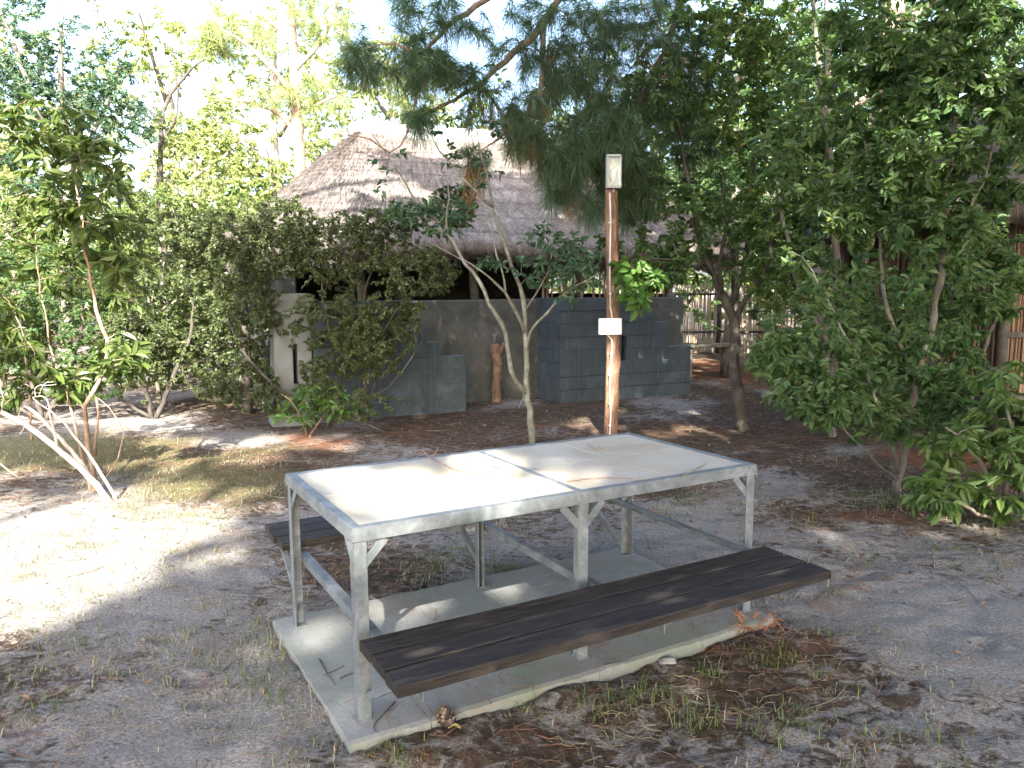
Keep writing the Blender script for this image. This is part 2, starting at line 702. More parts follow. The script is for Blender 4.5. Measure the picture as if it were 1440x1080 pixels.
def zones(x, y):
    """how sandy, how grassy, how deep in rusty needles the ground is; paler in the left sun patch"""
    n1 = fbm(x * 0.9 + 3, y * 0.9, 51, 4)
    n2 = fbm(x * 1.6, y * 1.6 + 9, 61, 4)
    sand = 0.30 + 0 * x
    sand = sand + 0.65 * blob(x, y, on(250, 880), 0.75, 0.7) + 0.9 * blob(x, y, on(40, 770), 1.7, 1.1) + 0.8 * blob(x, y, on(210, 735), 0.7, 0.6) + 0.3 * blob(x, y, on(120, 960), 1.2, 0.7) + 0.5 * blob(x, y, on(1250, 860), 1.0, 1.0)  # left sand also raised so the sun patch turns white
    sand = sand + 0.35 * blob(x, y, on(1400, 830), 1.0, 1.0) + 0.55 * blob(x, y, on(300, 1060), 0.35, 0.25) + 0.5 * blob(x, y, on(1000, 568), 0.8, 0.35)
    sand = sand + 0.3 * blob(x, y, on(1100, 720), 1.0, 0.7) + 0.3 * blob(x, y, on(640, 740), 1.0, 0.5)
    sand = sand - 0.28 * blob(x, y, on(900, 980), 0.7, 0.35) - 0.4 * blob(x, y, on(700, 590), 3.0, 1.2) - 0.35 * blob(x, y, on(680, 1060), 0.4, 0.2)
    sand = sand - 0.5 * blob(x, y, on(900, 630), 2.2, 1.3) - 0.35 * blob(x, y, on(1150, 650), 1.5, 0.8)
    sand = np.clip(sand + 2.2 * (n1 - 0.5), 0, 1)
    grass = 0.9 * blob(x, y, on(60, 640), 2.6, 1.3) + 0.7 * blob(x, y, on(330, 690), 0.9, 1.0) + 0.35 * blob(x, y, on(800, 590), 1.6, 0.7) + 0.35 * blob(x, y, on(420, 980), 0.25, 0.7) + 0.3 * blob(x, y, on(640, 740), 1.0, 0.4)
    grass = grass - 0.5 * blob(x, y, on(150, 760), 1.2, 0.6)  # grass thinned there too, to brighten the sun patch
    grass = np.clip(grass + 1.0 * (n2 - 0.55), 0, 1)
    red = 0.9 * blob(x, y, on(1060, 520), 2.8, 3.0) + 0.8 * blob(x, y, on(1410, 650), 1.2, 0.6) + 0.6 * blob(x, y, on(430, 615), 0.9, 0.5) + 0.25 * blob(x, y, on(720, 1030), 0.5, 0.2) + 0.35 * blob(x, y, on(1330, 720), 1.2, 0.5) + 0.15 * blob(x, y, on(60, 960), 0.5, 0.5)
    red = red - 0.8 * blob(x, y, on(40, 770), 1.7, 1.1)  # needles cleared from the sun patch to keep it pale
    red = np.clip(red + 1.7 * (fbm(x * 2.9, y * 2.9, 71, 4) - 0.53), 0, 1)
    return sand, grass, red


def axis(a, b, fine, lo_, hi, g):
    xs = list(np.arange(a, b + 1e-6, fine))
    s = fine
    x = xs[-1]
    while x < hi:
        s *= g
        x += s
        xs.append(x)
    s = fine
    x = xs[0]
    pre = []
    while x > lo_:
        s *= g
        x -= s
        pre.append(x)
    return np.array(pre[::-1] + xs)


gx = axis(-4.2, 4.6, 0.028, -400, 400, 1.12)
gy = axis(1.4, 6.6, 0.028, -300, 700, 1.10)
GX, GY = np.meshgrid(gx, gy)
GZ = gh(GX, GY)
nx, ny = len(gx), len(gy)
gi = (np.arange(ny - 1)[:, None] * nx + np.arange(nx - 1)[None]).ravel()
gmb = MB()
gmb.add(np.stack([GX.ravel(), GY.ravel(), GZ.ravel()], 1), np.stack([gi, gi + 1, gi + 1 + nx, gi + nx], 1))
sa, gr, rd = zones(GX.ravel(), GY.ravel())
n = N('sandy_forest_ground')
co = n.coord()
f1 = n.noise(co, 3.0, 7, 0.68, 0.4)
f2 = n.noise(co, 14.0, 6, 0.7, 0.8)
f3 = n.noise(co, 70.0, 4, 0.7)
f4 = n.noise(n.coord((1, 2.2, 1)), 26.0, 5, 0.75, 1.5)
asand, agr, ared = n.attr('sand'), n.attr('grass'), n.attr('red')
sandc = n.ramp(f3, [(0.3, (0.15, 0.135, 0.122)), (0.5, (0.29, 0.268, 0.25)), (0.75, (0.46, 0.435, 0.415))])
humus = n.ramp(f2, [(0.3, (0.03, 0.02, 0.014)), (0.5, (0.085, 0.058, 0.04)), (0.72, (0.18, 0.132, 0.095))])
f5 = n.noise(n.coord((1, 1.5, 1)), 6.5, 7, 0.7, 1.6)
sf = n.math('ADD', n.math('MULTIPLY', asand, 0.42), n.math('ADD', n.math('MULTIPLY', f5, 1.3), n.math('MULTIPLY', f4, 0.6)))
sf = n.math('SUBTRACT', sf, 0.45)
col = n.mix(n.ramp(sf, [(0.61, 0.0), (0.77, 1.0)]), humus, sandc)
redc = n.ramp(f2, [(0.3, (0.09, 0.035, 0.018)), (0.6, (0.24, 0.11, 0.06)), (0.8, (0.34, 0.19, 0.11))])
col = n.mix(n.ramp(n.math('ADD', n.math('MULTIPLY', ared, 0.8), n.math('MULTIPLY', f4, 0.5)), [(0.45, 0.0), (0.8, 0.9)]), col, redc)
grc = n.ramp(f3, [(0.3, (0.06, 0.058, 0.025)), (0.5, (0.14, 0.128, 0.06)), (0.75, (0.29, 0.25, 0.15))])
col = n.mix(n.ramp(n.math('ADD', n.math('MULTIPLY', agr, 0.7), n.math('MULTIPLY', f2, 0.5)), [(0.48, 0.0), (0.75, 0.85)]), col, grc)
hgt = n.math('ADD', n.math('MULTIPLY', f4, 0.6), n.math('MULTIPLY', f3, 0.4))
M['ground'] = n.set(col, 0.95, bump=hgt, bstr=1.0, bdist=0.045, spec=0.15)
ground = gmb.build('ground', M['ground'], smooth=True, attrs={'sand': sa, 'grass': gr, 'red': rd})
tag(ground, kind='structure')

# ------------------------------------------------------------------ slab
n = N('pad_concrete')
co = n.coord()
f1 = n.noise(co, 2.2, 6, 0.6, 0.5)
f2 = n.noise(co, 40, 5, 0.7)
f3 = n.noise(co, 7, 5, 0.6, 1.0)
col = n.ramp(f2, [(0.25, (0.16, 0.162, 0.153)), (0.6, (0.22, 0.222, 0.21)), (0.85, (0.29, 0.288, 0.275))])
col = n.mix(n.ramp(f1, [(0.45, 0.0), (0.68, 0.75)]), col, (0.145, 0.17, 0.12))
col = n.mix(n.ramp(f3, [(0.58, 0.0), (0.75, 0.6)]), col, (0.17, 0.165, 0.145))
f5 = n.noise(co, 3.3, 6, 0.7, 0.8)
col = n.mix(n.ramp(f5, [(0.54, 0.0), (0.66, 0.55)]), col, (0.16, 0.135, 0.108))
M['slab'] = n.set(col, 0.9, bump=n.math('ADD', f2, f3), bstr=0.25, bdist=0.006)
SL = (-0.07, 2.072, -0.115, 1.118)
slab = thing('concrete_slab', 'low grey green concrete pad on the sand under the picnic table', 'concrete pad', (X0, Y0, 0), ANG)
# irregular, worn outline in four pours with hairline joints
mb = MB()
rng = np.random.default_rng(4)
cuts = [SL[0], 0.245, 1.02, 1.60, SL[1]]
for a, b in zip(cuts[:-1], cuts[1:]):
    us = np.linspace(a + (0.0015 if a > SL[0] else 0), b - (0.0015 if b < SL[1] else 0), 34)
    vs = np.linspace(SL[2], SL[3], 60)
    U, V = np.meshgrid(us, vs)
    ed = 0.016 * (fbm(U * 9, V * 9, 81, 4) - 0.5)
    Vv = V + np.where((V == vs[0]) | (V == vs[-1]), ed * 1.6, 0)
    Uu = U + np.where(((U == us[0]) & (a == SL[0])) | ((U == us[-1]) & (b == SL[1])), ed * 1.2, 0)
    Z = 0.05 + 0.004 * (fbm(U * 3, V * 3, 83, 2) - 0.5) - np.where((V == vs[0]) | (V == vs[-1]), 0.006, 0)
    k = len(us)
    gi = (np.arange(len(vs) - 1)[:, None] * k + np.arange(k - 1)[None]).ravel()
    mb.add(np.stack([Uu.ravel(), Vv.ravel(), Z.ravel()], 1), np.stack([gi, gi + 1, gi + 1 + k, gi + k], 1))
    rim = np.concatenate([np.arange(k), np.arange(1, len(vs)) * k + k - 1, (len(vs) - 1) * k + np.arange(k - 2, -1, -1), np.arange(len(vs) - 2, 0, -1) * k])
    top = np.stack([Uu.ravel(), Vv.ravel(), Z.ravel()], 1)[rim]
    bot = top.copy()
    bot[:, 2] = -0.1
    q = len(rim)
    i = np.arange(q)
    mb.add(np.r_[top, bot], np.stack([i, i + q, (i + 1) % q + q, (i + 1) % q], 1))
mb.build('pad', M['slab'], slab)

# ------------------------------------------------------------------ picnic table
L_, W_, H_ = 2.044, 1.011, 0.80
n = N('galvanised_steel')
co = n.coord()
f1 = n.noise(co, 9, 4, 0.6, 1.0)
f2 = n.noise(co, 60, 3, 0.6)
vor = n.new('ShaderNodeTexVoronoi')
vor.inputs['Scale'].default_value = 55
n.link(co, vor.inputs['Vector'])
col = n.ramp(f1, [(0.3, (0.11, 0.125, 0.133)), (0.55, (0.175, 0.193, 0.202)), (0.75, (0.28, 0.3, 0.305))])
col = n.mix(0.22, col, n.ramp(n.math('FRACT', n.math('MULTIPLY', vor.outputs['Color'], 3.7)), [(0.0, 0.25), (1.0, 0.75)]), 'SOFT_LIGHT')
col = n.mix(n.ramp(n.noise(co, 3.5, 5, 0.7), [(0.6, 0.0), (0.8, 0.5)]), col, (0.15, 0.15, 0.13))
M['galv'] = n.set(col, n.ramp(f2, [(0.3, 0.42), (0.7, 0.62)]), 0.35, bump=f2, bstr=0.12, bdist=0.003)

n = N('stained_plank')
g = n.new('ShaderNodeObjectInfo')
tc = n.new('ShaderNodeTexCoord')
vadd = n.new('ShaderNodeVectorMath', operation='ADD')
cx_ = n.new('ShaderNodeCombineXYZ')
n.link(n.math('MULTIPLY', g.outputs['Random'], 37.0), cx_.inputs[0])
n.link(n.math('MULTIPLY', g.outputs['Random'], 11.0), cx_.inputs[1])
n.link(tc.outputs['Object'], vadd.inputs[0])
n.link(cx_.outputs[0], vadd.inputs[1])
mp = n.new('ShaderNodeMapping')
mp.inputs['Scale'].default_value = (0.9, 14, 14)
n.link(vadd.outputs[0], mp.inputs['Vector'])
mp2 = n.new('ShaderNodeMapping')
mp2.inputs['Scale'].default_value = (3, 9, 9)
n.link(vadd.outputs[0], mp2.inputs['Vector'])
f1 = n.noise(mp.outputs[0], 5, 7, 0.7, 1.2)
f2 = n.noise(mp2.outputs[0], 1.2, 5, 0.65, 0.6)
col = n.ramp(f1, [(0.28, (0.006, 0.0045, 0.004)), (0.5, (0.021, 0.0165, 0.0145)), (0.75, (0.06, 0.048, 0.04))])
col = n.mix(n.ramp(f2, [(0.54, 0.0), (0.72, 0.65)]), col, (0.085, 0.07, 0.056))
kn = n.new('ShaderNodeTexVoronoi')
kn.inputs['Scale'].default_value = 1.0
mp3 = n.new('ShaderNodeMapping')
mp3.inputs['Scale'].default_value = (2.2, 6, 6)
n.link(vadd.outputs[0], mp3.inputs['Vector'])
n.link(mp3.outputs[0], kn.inputs['Vector'])
col = n.mix(n.ramp(kn.outputs['Distance'], [(0.05, 0.8), (0.14, 0.3), (0.2, 0.0)]), col, (0.15, 0.115, 0.08))
M['plank'] = n.set(col, n.ramp(f2, [(0.3, 0.5), (0.7, 0.75)]), bump=f1, bstr=0.6, bdist=0.005, spec=0.25)

n = N('stone_tile')
g = n.new('ShaderNodeObjectInfo')
co = n.coord()
f1 = n.noise(co, 2.6, 5, 0.6, 0.6)
f2 = n.noise(co, 60, 4, 0.7)
col = n.ramp(f1, [(0.3, (0.3, 0.255, 0.19)), (0.5, (0.375, 0.35, 0.295)), (0.7, (0.4, 0.39, 0.37))])
col = n.mix(n.math('MULTIPLY', g.outputs['Random'], 0.5), col, (0.37, 0.3, 0.21))
col = n.mix(n.ramp(n.noise(co, 7, 7, 0.75, 1.0), [(0.55, 0.0), (0.72, 0.55)]), col, (0.25, 0.215, 0.165))
M['tile'] = n.set(col, 0.72, bump=f2, bstr=0.12, bdist=0.002)

table = thing('picnic_table', 'grey steel picnic table with beige tile top and two dark plank benches', 'picnic table', (X0, Y0, 0), ANG)
fl, tk_ = 0.042, 0.005
mb = MB()
# rim angle: vertical webs outside, flanges on top, mitre-free butt ends
mb.box((0, 0, H_ - 0.052), (L_, tk_, H_), 0.0012)
mb.box((0, W_ - tk_, H_ - 0.052), (L_, W_, H_), 0.0012)
mb.box((0, tk_, H_ - 0.0525), (tk_, W_ - tk_, H_ - 0.0005), 0.0012)
mb.box((L_ - tk_, tk_, H_ - 0.0525), (L_, W_ - tk_, H_ - 0.0005), 0.0012)
mb.box((tk_, tk_, H_ - tk_), (L_ - tk_, fl, H_ + 0.0006), 0.001)
mb.box((tk_, W_ - fl, H_ - tk_), (L_ - tk_, W_ - tk_, H_ + 0.0006), 0.001)
mb.box((tk_, fl, H_ - tk_), (fl, W_ - fl, H_), 0.001)
mb.box((L_ - fl, fl, H_ - tk_), (L_ - tk_, W_ - fl, H_), 0.001)
mb.box((L_ / 2 - 0.013, fl, H_ - tk_), (L_ / 2 + 0.013, W_ - fl, H_ + 0.0003), 0.001)
mb.box((L_ / 2 - 0.003, tk_, H_ - 0.06), (L_ / 2 + 0.003, W_ - tk_, H_ - 0.0051))
mb.box((tk_, W_ / 2 - 0.02, H_ - 0.042), (L_ / 2 - 0.003, W_ / 2 + 0.02, H_ - 0.037))
mb.box((L_ / 2 + 0.003, W_ / 2 - 0.02, H_ - 0.042), (L_ - tk_, W_ / 2 + 0.02, H_ - 0.037))
# weld beads at the corners
for u in (0.0, L_):
    for v in (0.0, W_):
        for k in range(4):
            mb.box((u - 0.004, v - 0.004, H_ - 0.06 - 0.004 + k * 0.012), (u + 0.004, v + 0.004, H_ - 0.06 + 0.005 + k * 0.012), 0.002)
mb.build('table_frame', M['galv'], table)
# tiles
rng = np.random.default_rng(8)
for h0, h1 in ((fl, L_ / 2 - 0.013), (L_ / 2 + 0.013, L_ - fl)):
    for i in range(2):
        for j in range(2):
            du = (h1 - h0) / 2
            dv = (W_ - 2 * fl) / 2
            b = MB()
            zz = H_ - 0.0015 + rng.uniform(-0.0012, 0.0012)
            b.box((h0 + i * du + 0.0018, fl + j * dv + 0.0018, H_ - 0.036), (h0 + (i + 1) * du - 0.0018, fl + (j + 1) * dv - 0.0018, zz), 0.002)
            b.build('table_tile', M['tile'], table)
# legs
aw, at_ = 0.05, 0.005


def bolt(parent, u, v, z, ax):
    b = MB()
    d = Vector((1, 0, 0)) if ax == 0 else Vector((0, 1, 0))
    p = Vector((u, v, z))
    b.tube([p - d * 0.011, p - d * 0.003, p + d * 0.003, p + d * 0.011], [0.011, 0.011, 0.006, 0.006], 6)
    b.build('bolt', M['galv'], parent)


SB = 0.053
for iu, u in enumerate((0.006, L_ / 2, L_ - 0.006)):
    for iv, v in enumerate((0.006, W_ - 0.006)):
        sv = 1 if iv == 0 else -1
        b = MB()
        su = 1 if iu == 0 else -1
        if iu == 1:
            b.box((u - 0.025, min(v, v + sv * at_), SB), (u + 0.025, max(v, v + sv * at_), H_ - 0.0535), 0.001)
            b.box((u - 0.0026, min(v + sv * at_, v + sv * 0.05), SB), (u + 0.0026, max(v + sv * at_, v + sv * 0.05), H_ - 0.061), 0.001)
            b.box((u - 0.0255, min(v + sv * at_, v + sv * 0.04), SB + 0.0005), (u - 0.0205, max(v + sv * at_, v + sv * 0.04), H_ - 0.0545), 0.001)
        else:
            u1 = u + su * aw
            b.box((min(u, u1), min(v, v + sv * at_), SB), (max(u, u1), max(v, v + sv * at_), H_ - 0.0535), 0.001)
            b.box((min(u, u + su * at_), min(v + sv * at_, v + sv * aw), SB), (max(u, u + su * at_), max(v + sv * at_, v + sv * aw), H_ - 0.0535), 0.001)
        # foot weld
        b.box((u - 0.03 + (su * 0.022 if iu != 1 else 0), v - 0.03 + sv * 0.022, SB - 0.006), (u + 0.03 + (su * 0.022 if iu != 1 else 0), v + 0.03 + sv * 0.022, SB + 0.002), 0.004)
        leg = b.build('leg', M['galv'], table)
        # knee braces up to the rim
        for dr in ((1,) if iu == 0 else (-1,) if iu == 2 else (1, -1)):
            g = MB()
            st = u + (su * 0.03 if iu != 1 else dr * 0.012)
            g.bar((st, v + sv * 0.009, H_ - 0.155), (st + dr * 0.095, v + sv * 0.009, H_ - 0.055), 0.034, 0.0055, (0, 1, 0), 0.001)
            g.build('brace', M['galv'], leg)
        if iu != 1:
            g = MB()
            g.bar((u + su * 0.009, v + sv * 0.03, H_ - 0.155), (u + su * 0.009, v + sv * 0.125, H_ - 0.055), 0.034, 0.0055, (1, 0, 0), 0.001)
            g.build('brace', M['galv'], leg)
        bolt(leg, u + (su * 0.012 if iu != 1 else 0.03), v + sv * 0.03, 0.385, 0)
# seat bearers and struts
for iu, u in enumerate((0.062, L_ / 2 + 0.034, L_ - 0.062)):
    b = MB()
    b.box((u - 0.003, -0.49, 0.352), (u + 0.003, 1.47, 0.392), 0.001)
    b.box((u - 0.003 + (0.006 if iu < 2 else -0.034), -0.49, 0.387), (u + 0.003 + (0.034 if iu < 2 else -0.006), 1.47, 0.3925), 0.001)
    b.build('seat_bearer', M['galv'], table)
    for sv, v0 in ((-1, 0.03), (1, W_ - 0.03)):
        q = MB()
        q.bar((u - 0.018, v0 + sv * 0.005, 0.13), (u - 0.018, v0 + sv * 0.40, 0.372), 0.03, 0.026, (1, 0, 0), 0.001)
        q.build('strut', M['galv'], table)
# benches
for iv, (v0, v1) in enumerate(((-0.522, -0.142), (1.06, 1.435))):
    bench = MB()
    for u in (0.1, L_ / 2 + 0.05, L_ - 0.1):
        bench.box((u - 0.02, v0 + 0.03, 0.3935), (u + 0.02, v1 - 0.03, 0.4045), 0.001)
    bench.box((0.081, (v0 + v1) / 2 - 0.012, 0.3955), (L_ / 2 + 0.029, (v0 + v1) / 2 + 0.012, 0.3975))
    bench.box((L_ / 2 + 0.071, (v0 + v1) / 2 - 0.012, 0.3945), (L_ - 0.121, (v0 + v1) / 2 + 0.012, 0.3975))
    be = bench.build('bench', M['galv'], table)
    pw = (v1 - v0 - 0.026) / 3
    for k in range(3):
        a = v0 + k * (pw + 0.013)
        b = MB()
        du = rng.uniform(-0.012, 0.012)
        # plank with rounded long edges, a little bowed and cupped
        U = np.linspace(-0.025 + du, 1.965 + du, 40)
        prof = [(0.0, 0.010), (0.0, 0.041), (0.0012, 0.0438), (0.004, 0.045), (pw / 2, 0.0445 + rng.uniform(-0.001, 0.001)), (pw - 0.004, 0.045), (pw - 0.0012, 0.0438), (pw, 0.041), (pw, 0.010), (pw - 0.004, 0.006), (0.004, 0.006)]
        ring = []
        for i, uu in enumerate(U):
            e = 0.0025 if i in (0, len(U) - 1) else 0
            wv = 0.0025 * math.sin(uu * 1.7 + k + iv)
            for (pv, pz) in prof:
                ring.append((uu, a + pw / 2 + (pv - pw / 2) * (1 - e * 8) + 0.0012 * math.sin(uu * 2.3 + 2 * k), 0.399 + (pz - 0.0225) * (1 - e * 14) + 0.0225 + wv * 0.6))
        kk = len(prof)
        i = np.arange(len(U) - 1)[:, None] * kk
        j = np.arange(kk)[None]
        jn = (j + 1) % kk
        b.add(ring, np.stack([i + j, i + kk + j, i + kk + jn, i + jn], -1).reshape(-1, 4))
        b.F.append(np.array([np.arange(kk)]))
        b.F.append(np.array([np.arange(kk)[::-1]]) + (len(U) - 1) * kk)
        b.build('plank', M['plank'], be)

# ------------------------------------------------------------------ light pole
n = N('peeled_log')
v = n.coord((1, 1, 0.16))
f1 = n.noise(v, 26, 6, 0.7, 0.8)
f2 = n.noise(n.coord((1, 1, 0.5)), 9, 5, 0.6, 0.8)
col = n.ramp(f1, [(0.28, (0.05, 0.025, 0.015)), (0.48, (0.2, 0.1, 0.058)), (0.7, (0.38, 0.235, 0.15))])
col = n.mix(n.ramp(f2, [(0.52, 0.0), (0.68, 0.7)]), col, (0.42, 0.26, 0.15))
col = n.mix(n.ramp(f2, [(0.3, 0.8), (0.42, 0.0)]), col, (0.05, 0.025, 0.016))
M['log'] = n.set(col, 0.75, bump=f1, bstr=0.6, bdist=0.012)
n = N('white_plastic')
f = n.noise(n.coord(), 12, 4, 0.6)
M['plastic'] = n.set(n.ramp(f, [(0.3, (0.66, 0.68, 0.68)), (0.6, (0.77, 0.79, 0.79))]), 0.45)
n = N('cable_white')
M['cable'] = n.set(n.ramp(n.noise(n.coord(), 20, 3), [(0.3, (0.6, 0.55, 0.5)), (0.7, (0.75, 0.7, 0.66))]), 0.5)
n = N('lamp_housing')
M['housing'] = n.set(n.ramp(n.noise(n.coord(), 30, 3), [(0.3, (0.25, 0.265, 0.275)), (0.7, (0.34, 0.355, 0.365))]), 0.5, 0.4)
n = N('lamp_reflector')
M['reflector'] = n.set(n.ramp(n.noise(n.coord(), 18, 3), [(0.3, (0.78, 0.8, 0.8)), (0.7, (0.86, 0.87, 0.87))]), 0.3)
n = N('lamp_glass')
dust_glare = n.noise(n.coord(), 6, 1)
n.set((0.93, 0.95, 0.95), 0.12)  # white film for dust and for bright sky mirrored in the pane
tr = n.new('ShaderNodeBsdfTransparent')
tr.inputs[0].default_value = (0.95, 0.97, 0.96, 1)
mx = n.new('ShaderNodeMixShader')
n.link(n.ramp(dust_glare, [(0.3, 0.08), (0.7, 0.14)]), mx.inputs[0])
n.link(tr.outputs[0], mx.inputs[1])
n.link(n.b.outputs[0], mx.inputs[2])
n.link(mx.outputs[0], n.out.inputs[0])
M['glass'] = n.m

pb = at(858.5, 616, 8.56)
pb[2] = 0
pole = thing('light_pole', 'rough reddish log pole carrying a floodlight and white junction box', 'light pole', pb)
rng = np.random.default_rng(5)
K = 22
zs = np.linspace(-0.1, 2.70, 60)
vs = []
for z in zs:
    for j in range(K):
        an = j * 2 * PI / K
        r = 0.077 - 0.012 * z / 2.7
        r *= 1 + 0.16 * (vnoise(3 * math.cos(an) + 7, 3 * math.sin(an) + z * 1.6, 5) - 0.5) + 0.10 * (vnoise(7 * math.cos(an), 7 * math.sin(an) + z * 5, 6) - 0.5)
        for (kz, ka, kr) in ((0.12, -1.3, 0.02), (0.85, -0.2, 0.018), (1.9, -2.0, 0.012), (0.45, -0.4, 0.015)):
            dd = ((z - kz) / 0.07) ** 2 + (((an - ka + PI) % (2 * PI) - PI) / 0.45) ** 2
            r += kr * math.exp(-dd)
        vs.append((0.016 * math.sin(z * 1.5) + r * math.cos(an), 0.012 * math.cos(z * 1.1) + r * math.sin(an), z))
i = np.arange(len(zs) - 1)[:, None] * K
j = np.arange(K)[None]
jn = (j + 1) % K
mb = MB()
mb.add(vs, np.stack([i + j, i + jn, i + K + jn, i + K + j], -1).reshape(-1, 4))
mb.F.append(np.array([np.arange(K)]) + (len(zs) - 1) * K)
mb.build('post', M['log'], pole, True)
mb = MB()
cp = []
for z in np.linspace(0.0, 1.10, 24):
    cp.append((-0.028 + 0.008 * math.sin(z * 7) + 0.015 * math.sin(z * 1.5), -0.105 - 0.006 * math.sin(z * 9), z))
cp += [(-0.035, -0.11, 1.13), (-0.055, -0.115, 1.155), (-0.07, -0.1, 1.165)]
mb.tube(smooth_path(cp, [0.0085] * len(cp), 0.03)[0], 0.0085, 7)
mb.build('cable', M['cable'], pole, True)
mb = MB()
cp = [(0.0, -0.11, 1.30), (-0.012, -0.112, 1.38), (-0.028, -0.106, 1.46)]
for z in np.linspace(1.55, 2.66, 18):
    cp.append((-0.028 + 0.010 * (z - 1.5) + 0.005 * math.sin(z * 6) + 0.015 * math.sin(z * 1.5) - 0.01, -0.098 + 0.004 * math.sin(z * 8), z))
mb.tube(smooth_path(cp, [0.0085] * len(cp), 0.03)[0], 0.0085, 7)
mb.build('cable', M['cable'], pole, True)
for z in (0.16, 0.4, 0.72, 0.95, 1.6, 1.95, 2.35):
    mb = MB()
    xx = (-0.028 + 0.008 * math.sin(z * 7) if z < 1.2 else -0.038 + 0.010 * (z - 1.5)) + 0.015 * math.sin(z * 1.5)
    mb.box((xx - 0.017, -0.117, z - 0.006), (xx + 0.017, -0.07, z + 0.006), 0.003)
    mb.build('cable_clip', M['cable'], pole)
jb = MB()
jb.box((-0.155, -0.175, 1.165), (0.085, -0.105, 1.335), 0.008)
jbo = jb.build('junction_box', M['plastic'], pole)
jb = MB()
jb.box((-0.158, -0.192, 1.162), (0.088, -0.1755, 1.338), 0.006)
for (sx, sz) in ((-0.143, 1.177), (0.073, 1.177), (-0.143, 1.323), (0.073, 1.323)):
    jb.tube([(sx, -0.190, sz), (sx, -0.1945, sz)], 0.006, 10)
jb.build('box_lid', M['plastic'], jbo)
# floodlight: open-fronted tray, reflector, lamp, glass, bezel, gland, bracket
fz = 2.875
lamp = MB()
for lo_, hi in (((-0.079, -0.14, fz - 0.165), (0.079, -0.02, fz - 0.155)), ((-0.079, -0.14, fz + 0.155), (0.079, -0.02, fz + 0.165)), ((-0.079, -0.14, fz - 0.155), (-0.069, -0.02, fz + 0.155)), ((0.069, -0.14, fz - 0.155), (0.079, -0.02, fz + 0.155)), ((-0.079, -0.0195, fz - 0.165), (0.079, -0.008, fz + 0.165))):
    lamp.box(lo_, hi, 0.002)
for k in range(7):
    z = fz - 0.13 + k * 0.043
    lamp.box((-0.08, -0.0078, z), (0.08, 0.03, z + 0.006), 0.001)
lamp.box((-0.02, -0.03, 2.66), (0.02, 0.03, fz - 0.1655), 0.003)
lamp.tube([(0.0, -0.085, fz - 0.1655), (0.0, -0.085, fz - 0.205)], 0.016, 10)
fl_o = lamp.build('floodlight', M['housing'], pole)
q = MB()
for lo_, hi in (((-0.086, -0.158, fz - 0.173), (0.069, -0.141, fz - 0.15)), ((-0.086, -0.158, fz + 0.15), (0.069, -0.141, fz + 0.173)), ((-0.086, -0.1575, fz - 0.15), (-0.070, -0.1415, fz + 0.15)), ((0.070, -0.1575, fz - 0.15), (0.069, -0.1415, fz + 0.15))):
    q.box(lo_, hi, 0.003)
q.build('bezel', M['housing'], fl_o)
q = MB()
pr = [(-0.070, -0.135), (-0.06, -0.075), (-0.03, -0.045), (0.03, -0.045), (0.06, -0.075), (0.070, -0.135)]
v = [(x, y, fz - 0.153) for x, y in pr] + [(x, y, fz + 0.153) for x, y in pr]
q.add(v, [[i, i + 1, i + 7, i + 6] for i in range(5)])
q.build('reflector', M['reflector'], fl_o)
q = MB()
q.tube([(0, -0.09, fz - 0.13), (0, -0.09, fz - 0.10), (0, -0.09, fz - 0.095), (0, -0.09, fz + 0.02), (0, -0.09, fz + 0.045)], [0.018, 0.018, 0.03, 0.034, 0.012], 14)
q.build('bulb', M['plastic'], fl_o, True)
q = MB()
q.box((-0.0695, -0.153, fz - 0.1495), (0.0695, -0.148, fz + 0.1495))
q.build('glass', M['glass'], fl_o)

# ------------------------------------------------------------------ courtyard walls and hut
HA = math.radians(24)
HO = np.array([0.69, 11.17, 0.0])
E1 = np.array([math.cos(HA), math.sin(HA), 0])
E2 = np.array([-math.sin(HA), math.cos(HA), 0])


def hp(t, e, z=0.0):
    return HO + E1 * t + E2 * e + np.array([0, 0, z])


n = N('grey_painted_blocks')
co = n.coord()
f1 = n.noise(co, 1.6, 6, 0.65, 0.6)
f2 = n.noise(co, 30, 5, 0.7)
f3 = n.noise(n.coord((9, 9, 0.7)), 3.0, 5, 0.65)
col = n.ramp(f1, [(0.3, (0.019, 0.028, 0.035)), (0.55, (0.04, 0.056, 0.068)), (0.75, (0.08, 0.104, 0.12))])
col = n.mix(n.ramp(f3, [(0.52, 0.0), (0.75, 0.55)]), col, (0.11, 0.14, 0.165))
col = n.mix(n.ramp(f2, [(0.6, 0.0), (0.8, 0.35)]), col, (0.03, 0.034, 0.036))
M['block'] = n.set(col, 0.85, bump=n.math('ADD', f2, f1), bstr=0.35, bdist=0.01)
n = N('block_mortar')
f2 = n.noise(n.coord(), 14, 5, 0.7)
M['mortar'] = n.set(n.ramp(f2, [(0.35, (0.035, 0.047, 0.056)), (0.55, (0.07, 0.088, 0.1)), (0.72, (0.2, 0.225, 0.24))]), 0.9, bump=f2, bstr=0.3, bdist=0.006)
CH = 0.19


